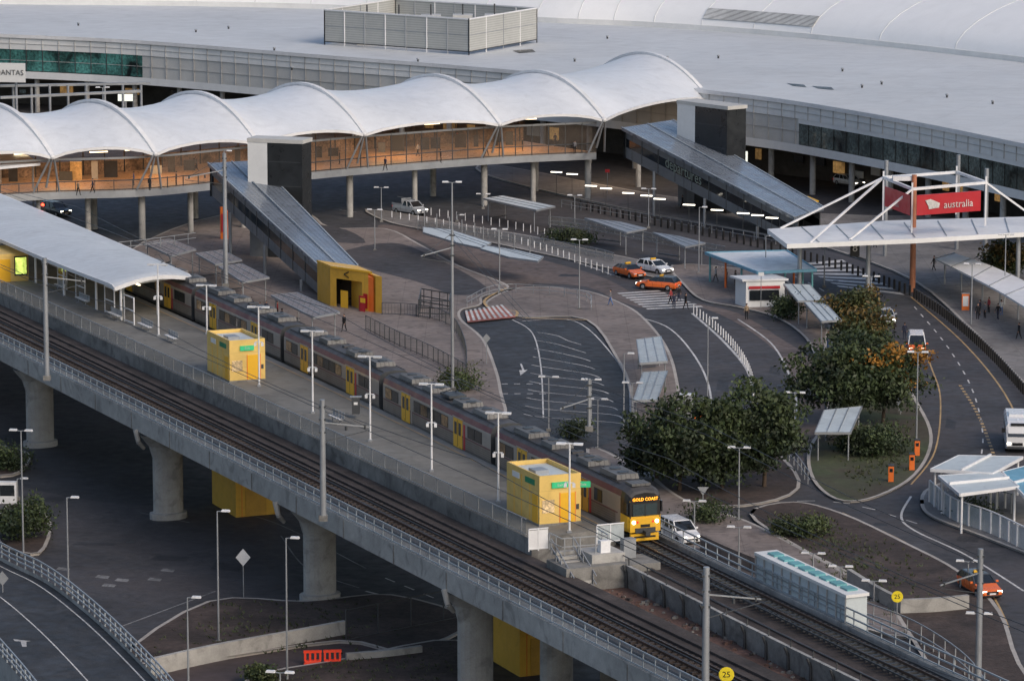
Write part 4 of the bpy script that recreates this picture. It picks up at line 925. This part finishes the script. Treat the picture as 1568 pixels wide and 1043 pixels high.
# ================================================================ VEHICLES
def wheels(mb,xs,hw,r=.33):
    for x in xs:
        for s in(-1,1):
            mb.cyl((x,s*(hw-.2),r),(x,s*(hw+.01),r),r,r,rubber,16); mb.cyl((x,s*(hw+.0),r),(x,s*(hw+.025),r),r*.62,r*.55,gal,10)
            mb.cyl((x,s*(hw-.3),r+.03),(x,s*(hw-.005),r+.03),r*1.16,r*1.16,black,16)
def paint(name,col): return mat('paint_'+name,col,.25,0,var=.03,spec=.7)
PW=paint('white',(.68,.69,.70)); PO=paint('orange',(.75,.15,.025)); PS=paint('silver',(.38,.40,.42)); PD=paint('dark',(.05,.055,.06)); PB=paint('blue',(.04,.07,.14))
def vehicle(name,kind,body,u,v,u2,v2,roof=None,lights=True,taxi=False,tail=False):
    mb=MB(); roof=roof or body
    D={'sedan':(4.85,.92,.98,1.45,(-2.0,1.05),(-1.25,.25)),'suv':(4.8,.95,1.1,1.75,(-2.3,1.2),(-2.0,.45)),'wagon':(4.9,.92,.98,1.5,(-2.3,1.05),(-1.9,.25)),'ute':(5.2,.95,1.1,1.75,(-.6,1.5),(-.4,.8)),'van':(5.0,.92,1.15,2.0,(-2.42,1.95),(-2.35,1.1))}[kind]
    L,w,zb,zt,gb,gt=D; x1=L/2
    def rg(x,w,z0,z1,e=.93): return [Vector(q) for q in((x,-w*.9,z0),(x,-w,z0+.15),(x,-w,(z0+z1)/2+.1),(x,-w*e,z1),(x,w*e,z1),(x,w,(z0+z1)/2+.1),(x,w,z0+.15),(x,w*.9,z0))]
    secs=[(-x1,.80*w,.42,zb-.18),(-x1+.12,.94*w,.28,zb-.04),(-x1+.6,w,.24,zb),(0,w,.22,zb),(gb[1],w,.22,zb-.01),(x1-.9,.98*w,.24,zb-.12),(x1-.25,.92*w,.26,zb-.22),(x1-.05,.84*w,.32,zb-.32),(x1,.76*w,.4,zb*.6)]
    if kind=='van': secs=[(-x1,.85*w,.42,zb-.1),(-x1+.12,.97*w,.28,zb),(0,w,.22,zb),(x1-.6,w,.22,zb-.02),(x1-.15,.94*w,.26,zb-.15),(x1,.84*w,.34,zb*.7)]
    mb.loft([rg(*q) for q in secs],body,smooth=False)
    def gr(x0,x1_,w_,z): return [Vector((x0,-w_,z)),Vector((x1_,-w_,z)),Vector((x1_,w_,z)),Vector((x0,w_,z))]
    b=gr(gb[0],gb[1],w*.92,zb-.02); t=gr(gt[0],gt[1],w*.76,zt-.06); t2=gr(gt[0]+.12,gt[1]-.1,w*.70,zt)
    mb.loft([b,t],tglass,cap=False); mb.loft([t,t2],roof)
    for p,q in zip(b,t): mb.beam(p,q,.09,.09,roof)
    for s in(-1,1):
        for f in (.38,.66) if kind!='ute' else (.5,):
            p=Vector((gb[0]+(gb[1]-gb[0])*f,s*w*.925,zb)); q=Vector((gt[0]+(gt[1]-gt[0])*f,s*w*.77,zt-.06)); mb.beam(p,q,.07,.05,roof)
        mb.box((gb[1]-.25,s*(w+.1),zb+.08),(.14,.2,.14),body)
        mb.box((x1-.12,s*w*.66,zb-.36),(.16,.34,.16),headon if lights else lampw); mb.box((-x1+.08,s*w*.72,zb-.24),(.14,.3,.2),tailon)
        mb.box((0,s*(w+.004),.32),(L*.55,.03,.12),black)
        for f in(-.75,.3): mb.box((f,s*(w+.002),zb-.35),(.02,.012,.5),black)
    mb.box((x1-.02,0,.55),(.1,w*1.0,.22),black); mb.box((x1+.035,0,.5),(.02,.5,.12),lampw); mb.box((-x1-.0,0,.6),(.05,.5,.12),lampw); mb.box((x1-.05,0,.34),(.2,w*1.5,.12),black)
    if kind=='ute':
        mb.box((-1.6,0,zb+.01),(1.9,w*1.5,.03),black)
        for s in(-1,1): mb.box((-1.6,s*w*.88,zb+.1),(2.0,.08,.2),body)
        mb.box((-.75,0,zb+.45),(.06,w*1.7,.9),gal); mb.beam((-2.5,0,zb+.9),(1.0,0,zt+.15),.06,.06,gal)
    if taxi: mb.box((-.4,0,zt+.1),(.22,.7,.18),ydoor); mb.box((-.4,0,zt+.0),(.3,.8,.05),black)
    wheels(mb,(-x1+.95,x1-.95),w)
    d=P(u2,v2)-P(u,v); mb.make(name,P(u,v,.02),math.atan2(d.y,d.x))
vehicle('taxi','sedan',PO,964,424,1010,436,roof=PD,taxi=True,lights=False); vehicle('taxi','wagon',PO,1008,443,965,440,roof=PD,taxi=True); vehicle('taxi','wagon',PW,1003,418,1045,426,taxi=True)
vehicle('parked_car','sedan',PS,1355,494,1378,520); vehicle('minivan','van',PO,1403,540,1409,575,roof=PW); vehicle('taxi','wagon',PO,1500,908,1530,925,roof=PD,taxi=True); vehicle('white_suv','suv',PW,1040,828,1075,844)
vehicle('pickup_truck','ute',PS,628,328,660,333); vehicle('parked_car','suv',PD,85,330,120,336); vehicle('parked_car','wagon',PB,240,640,290,665)
vehicle('parked_car','sedan',PD,1240,262,1270,268); vehicle('parked_car','wagon',PW,1300,285,1330,290)
mb=MB()
def br(x,w,z0,z1): return [Vector(q) for q in((x,-w,z0),(x,-w,z1-.25),(x,-w*.85,z1),(x,w*.85,z1),(x,w,z1-.25),(x,w,z0))]
mb.loft([br(-3.6,1.0,.45,2.6),br(-3.4,1.05,.35,2.7),br(2.6,1.05,.35,2.7),br(3.3,1.02,.35,2.55),br(3.6,.95,.4,1.5)],PW)
for s in(-1,1): 
    for x in(-2.8,-1.6,-.4,.8,2.0): mb.box((x,s*1.055,1.85),(1.05,.03,.75),tglass)
    mb.box((0,s*1.06,.5),(6.4,.03,.12),gald); mb.box((3.58,s*.75,.85),(.12,.3,.2),headon); mb.box((3.4,s*1.25,2.0),(.1,.3,.4),black)
mb.add([(3.62,-.85,1.45),(3.62,.85,1.45),(3.36,.88,2.3),(3.36,-.88,2.3)],[(0,1,2,3)],tglass); mb.box((3.62,0,.8),(.06,.9,.25),black); mb.box((3.3,0,2.5),(.3,1.2,.2),black); mb.box((-.5,0,2.8),(2.2,1.4,.2),PW); mb.box((3.64,0,.5),(.1,1.9,.2),gald)
wheels(mb,(-2.2,2.4),1.05,.4); d=P(1556,730)-P(1550,690); mb.make('shuttle_bus',P(1556,682,.02),math.atan2(d.y,d.x))
# ================================================================ TREES
def tree(name,u,v,h,rx,ry,rz,mats,n=90,leaf=.24,base=None,z=0,trunk=.2,seed=0):
    r=np.random.default_rng(seed+int(u)); c=P(u,v,z); mb=MB(); cz=h-rz
    mb.cyl((0,0,0),(.1,0,cz*.55),trunk,trunk*.7,bark,8); mb.cyl((.1,0,cz*.55),(0,.1,cz),trunk*.7,trunk*.4,bark,7)
    cl=[]
    for i in range(n):
        d=r.normal(size=3); d/=np.linalg.norm(d); rad=(.35+.65*r.random()**.7)*(1+.22*math.sin(3*d[0]+seed)+.15*math.sin(5*d[1]+2*seed))
        if d[2]<-.7: d[2]*=.7
        cl.append(Vector((d[0]*rx*rad,d[1]*ry*rad,cz+d[2]*rz*rad)))
    for i in range(0,n,max(1,n//14)):
        p=cl[i]; m_=Vector((p.x*.4,p.y*.4,cz*.6+(p.z-cz*.6)*.5)); mb.cyl((.05,0,cz*.5),m_,trunk*.4,trunk*.22,bark,5,False); mb.cyl(m_,p,trunk*.22,trunk*.07,bark,5,False)
    V=[];Fc=[];MI=[]
    for i,p in enumerate(cl):
        k=64; cs=r.normal(size=(k,3))*np.array([.50,.50,.34])*min(rx,1.6)*.62+np.array(p)
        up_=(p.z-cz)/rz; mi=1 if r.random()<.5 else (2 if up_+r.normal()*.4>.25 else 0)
        for q in cs:
            a=r.normal(size=3);a/=np.linalg.norm(a); b=np.cross(a,r.normal(size=3)); b/=np.linalg.norm(b)+1e-6; s=leaf*(.5+.7*r.random())
            o=len(V); V+= [q-a*s,q+b*s*.55,q+a*s,q-b*s*.55]; Fc.append((o,o+1,o+2,o+3)); MI.append(mi)
    off_=len(mb.v); ids=[mb.mi(m) for m in mats]
    mb.v+= [tuple(map(float,q)) for q in V]; mb.f+=[[off_+k for k in f] for f in Fc]; mb.fm+=[ids[m] for m in MI]; mb.sm+=[False]*len(Fc)
    mb.make(name,c)
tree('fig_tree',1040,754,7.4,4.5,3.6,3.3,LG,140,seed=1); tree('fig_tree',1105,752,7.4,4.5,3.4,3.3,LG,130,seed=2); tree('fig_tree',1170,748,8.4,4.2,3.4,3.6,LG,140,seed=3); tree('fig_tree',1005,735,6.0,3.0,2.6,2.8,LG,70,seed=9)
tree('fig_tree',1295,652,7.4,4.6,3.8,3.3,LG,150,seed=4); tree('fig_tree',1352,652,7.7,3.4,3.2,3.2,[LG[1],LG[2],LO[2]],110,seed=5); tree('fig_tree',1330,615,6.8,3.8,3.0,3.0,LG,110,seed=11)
tree('rust_leaf_tree',1300,506,4.2,3.2,2.5,1.8,[LG[1],LO[1],LO[0]],80,seed=6); tree('rust_leaf_tree',1318,552,4.8,2.9,2.5,2.0,[LG[1],LO[0],LO[1]],80,seed=7); tree('rust_leaf_tree',1540,430,4.2,3.0,2.5,1.8,[LG[1],LO[0],LO[1]],60,seed=8)  # rust and olive leaf clumps mixed with green
tree('shrub',1205,490,2.4,1.8,1.4,1.1,LG,40,.16,trunk=.08); tree('shrub',1335,700,2.6,2.2,1.8,1.3,LG,55,.16,trunk=.08); tree('shrub',1240,825,1.7,1.5,1.2,.8,[LG[1],LG[2],LO[0]],30,.14,trunk=.06); tree('shrub',1200,820,1.4,1.2,1.1,.7,[LG[1],LG[2],LO[0]],26,.14,trunk=.06)
tree('shrub',700,600,2.2,1.9,1.4,1.1,[LG[1],LG[2],LO[0]],40,.15,trunk=.06); tree('shrub',30,830,3.2,2.2,2.0,1.4,LG,50,.18,trunk=.1); tree('shrub',10,720,2.4,1.8,1.5,1.2,LG,40,.16,trunk=.1); tree('shrub',860,370,1.6,1.8,1.0,.8,LG,24,.15,trunk=.06); tree('shrub',890,374,1.4,1.5,1.0,.7,[LG[1],LG[2],LO[0]],24,.15,trunk=.06); tree('shrub',400,1045,1.5,1.0,1.0,.8,[LG[1],LG[2],LO[0]],24,.14,trunk=.06)
tree('shrub',1490,795,1.2,2.2,1,.6,LG,24,.14,trunk=.05); tree('shrub',880,672,1.8,1.4,1,.9,LG,24,.14,trunk=.05); tree('shrub',1355,690,2.0,1.8,1.4,1.0,LG,35,.15,trunk=.06); tree('shrub',1080,800,1.6,1.6,1.2,.8,LG,26,.14,trunk=.05); tree('shrub',1312,692,2.2,1.8,1.6,1.2,LG,40,.16,trunk=.08)
mb=MB()
for px,k in (([(1150,790),(1290,792),(1470,880),(1400,985),(1225,842)],420),([(190,1010),(320,925),(600,915),(620,1000)],300),([(380,1045),(520,1015),(700,985),(740,1060)],200),([(1270,700),(1400,640),(1410,710),(1320,760)],260)):
    us=[q[0] for q in px]; vs=[q[1] for q in px]
    for i in range(k):
        w=rng.random(len(px))**2; w/=w.sum(); p=P(float(np.dot(w,us)),float(np.dot(w,vs)),.14)
        for j in range(3):
            d=Vector((random.uniform(-.25,.25),random.uniform(-.25,.25),random.uniform(.12,.35))); mb.add([p,p+Vector((.12,0,0)),p+d],[(0,1,2)],random.choice([LG[1],LG[2],LO[0],LG[0]]))
mb.make('low_groundcover')
# ================================================================ PEOPLE
def person_mesh(pose):
    J=[];E=[];R=[]
    def j(p,r,par=None):
        J.append(p);R.append(r)
        if par is not None: E.append((par,len(J)-1))
        return len(J)-1
    w=.26 if pose=='walk' else 0.02
    pel=j((0,0,.96),.14); sp=j((0,0,1.15),.125,pel); ch=j((0,0,1.36),.15,sp); nk=j((0,.0,1.5),.058,ch); hb=j((0,.015,1.58),.075,nk); hm=j((0,.02,1.66),.092,hb); hp=j((0,.0,1.735),.07,hm)
    j((0,.125,1.635),.015,hm)
    for s in(-1,1):
        sh=j((s*.17,0,1.42),.065,ch); ay=-s*w*.7
        el=j((s*.235,ay*.5-.02,1.14),.046,sh); wr=j((s*.25,ay+.06,.9),.03,el); pa=j((s*.25,ay+.08,.83),.034,wr)
        for k in range(4): 
            f=j((s*(.25),ay+.055+k*.02,.775),.009,pa); j((s*.235,ay+.06+k*.02,.74-abs(k-1.5)*.008),.008,f)
        th=j((s*.235,ay+.12,.81),.01,pa); j((s*.23,ay+.135,.775),.009,th)
        hp_=j((s*.095,0,.9),.095,pel); y=s*w
        kn=j((s*.1,y*.45+.03,.5),.066,hp_); an=j((s*.1,y-.02,.1),.045,kn); j((s*.12,y+.14,.045),.042,an)
    me=bpy.data.meshes.new('p'); me.from_pydata(J,E,[]); ob=bpy.data.objects.new('p',me); COL.objects.link(ob)
    ob.modifiers.new('s','SKIN'); sv=me.skin_vertices[0].data if len(me.skin_vertices) else None
    if sv is None:
        bpy.context.view_layer.objects.active=ob; ob.select_set(True); bpy.ops.mesh.customdata_skin_add(); sv=me.skin_vertices[0].data
    for i,v in enumerate(sv): v.radius=(R[i],R[i]*(.75 if i in(1,2) else 1)); v.use_root=(i==0)
    m=ob.modifiers.new('b','SUBSURF'); m.levels=1; m.render_levels=1
    dg=bpy.context.evaluated_depsgraph_get(); dg.update(); e=bpy.data.meshes.new_from_object(ob.evaluated_get(dg))
    vs=[v.co.copy() for v in e.vertices]; fs=[list(p.vertices) for p in e.polygons]
    bpy.data.objects.remove(ob); return vs,fs
PM={}
for k in('stand','walk'): PM[k]=person_mesh(k)
skin=mat('skin',(.42,.25,.18),.5); hair=mat('hair',(.03,.02,.015),.6); shoe=mat('shoes',(.02,.02,.02),.5)
CL=[mat('cloth_%s'%n,c,.85) for n,c in (('navy',(.02,.025,.05)),('black',(.012,.012,.014)),('grey',(.14,.14,.15)),('red',(.35,.05,.05)),('white',(.55,.55,.55)),('blue',(.08,.14,.3)),('tan',(.3,.22,.14)))]
def person(u,v,z=0,top=0,leg=1,pose='stand',ang=0.0,sc=1.0,at=None):
    vs,fs=PM[pose]; mb=MB(); gm={}
    for f in fs:
        c=sum((vs[i] for i in f),Vector())/len(f)
        if c.z>1.52: m=skin
        elif c.z<.1: m=shoe
        elif abs(c.x)>.19 and c.z<.9: m=skin
        elif c.z<.97 and abs(c.x)<.22: m=CL[leg]
        else: m=CL[top]
        gm.setdefault(m,[]).append(f)
    for k,(m,ff) in enumerate(gm.items()):
        if k==0: mb.add(vs,ff,m,True)
        else:
            i=mb.mi(m)
            for f in ff: mb.f.append(list(f)); mb.fm.append(i); mb.sm.append(True)
    mb.ball((0,-.02,1.69),.105,hair,10,6,(.95,1.0,.9))
    for s in(-1,1): mb.ball((s*.035,.103,1.665),.012,hair,6,4); mb.ball((s*.09,.02,1.65),.022,skin,6,4)
    mb.box((0,.1,1.6),(.04,.02,.01),mat('lips',(.3,.1,.09)))
    o=mb.make('person',at or P(u,v,z),ang); o.scale=(sc,)*3
for a in ((527,508,.13,1,1,'walk',2.6,1.05),(935,468,.14,2,5,'walk',1.5,1),(1040,462,.0,1,0,'walk',1.2,1),(1027,466,.0,3,1,'walk',1.3,1),(1050,474,0,1,1,'walk',-1,1),(1032,474,0,0,0,'stand',0,1),(1500,484,.14,0,1,'stand',1,1),(1508,488,.14,2,1,'stand',2,1),(1528,490,.14,1,0,'walk',.5,1),(1497,490,.14,1,1,'stand',3,1),(1533,484,.14,4,5,'stand',0,1),(1268,533,.14,1,5,'stand',2,1),(1430,415,.14,1,1,'walk',1,1),(1385,520,.0,0,0,'stand',0,1),(1143,490,.14,6,1,'stand',0,1),(1514,480,.14,3,1,'stand',2,1),(1112,436,.14,2,1,'stand',1,1),(1126,438,.14,1,0,'stand',2,1),(1096,432,.14,4,1,'walk',2,1),(1340,380,.14,1,1,'walk',1,1),(1225,352,.14,0,1,'walk',2,1),(1180,352,.14,3,0,'walk',2,1),(1045,320,.14,1,1,'walk',2,1),(1275,545,.14,4,1,'stand',2,1),(1560,520,.14,1,1,'walk',2,1)): person(*a)
for u,v,tt in ((142,296,0),(229,292,1),(165,268,1),(176,270,0),(300,262,2),(700,222,3),(800,232,1),(850,225,0),(640,240,4),(520,252,1),(120,300,6),(205,285,5),(270,285,1),(590,262,0),(675,250,1),(745,240,6),(880,236,2)): person(u,v,6.4,tt,1,'stand' if tt%2 else 'walk',u*.1,1)
for u,v,tt in ((398,470,1),(408,468,0),(432,480,2),(425,468,3),(385,462,0)): person(u,v,3,tt,1,'stand',u*.1,1,at=P(u,v+18,.13))
# ================================================================ CAMERA / LIGHT
cam=bpy.data.cameras.new('camera'); cam.sensor_width=36; cam.lens=36*F/1568; cam.clip_start=1; cam.clip_end=9000
co=bpy.data.objects.new('camera',cam); COL.objects.link(co); co.location=(0,0,HC); co.rotation_euler=(math.pi/2-TH,0,0); bpy.context.scene.camera=co
w=bpy.data.worlds.new('World'); bpy.context.scene.world=w; w.use_nodes=True; nt=w.node_tree
EL=36; AZ=140
skyt=nt.nodes.new('ShaderNodeTexSky'); skyt.sky_type='NISHITA'; skyt.sun_disc=False; skyt.sun_elevation=math.radians(EL); skyt.sun_rotation=math.radians(AZ); skyt.air_density=1.0; skyt.dust_density=3.0; skyt.ozone_density=1.0
bg=nt.nodes['Background']; bg.inputs['Strength'].default_value=.15; nt.links.new(skyt.outputs[0],bg.inputs[0])
sl_=bpy.data.lights.new('sun','SUN'); sl_.energy=1.15; sl_.color=(1,.84,.70); sl_.angle=math.radians(24); so=bpy.data.objects.new('sun',sl_); COL.objects.link(so)
el=math.radians(EL); az=math.radians(AZ); dirv=Vector((math.sin(az)*math.cos(el),math.cos(az)*math.cos(el),math.sin(el)))
so.rotation_euler=dirv.to_track_quat('Z','Y').to_euler()
sc=bpy.context.scene; sc.view_settings.view_transform='Standard'; sc.view_settings.look='None'; sc.view_settings.exposure=0
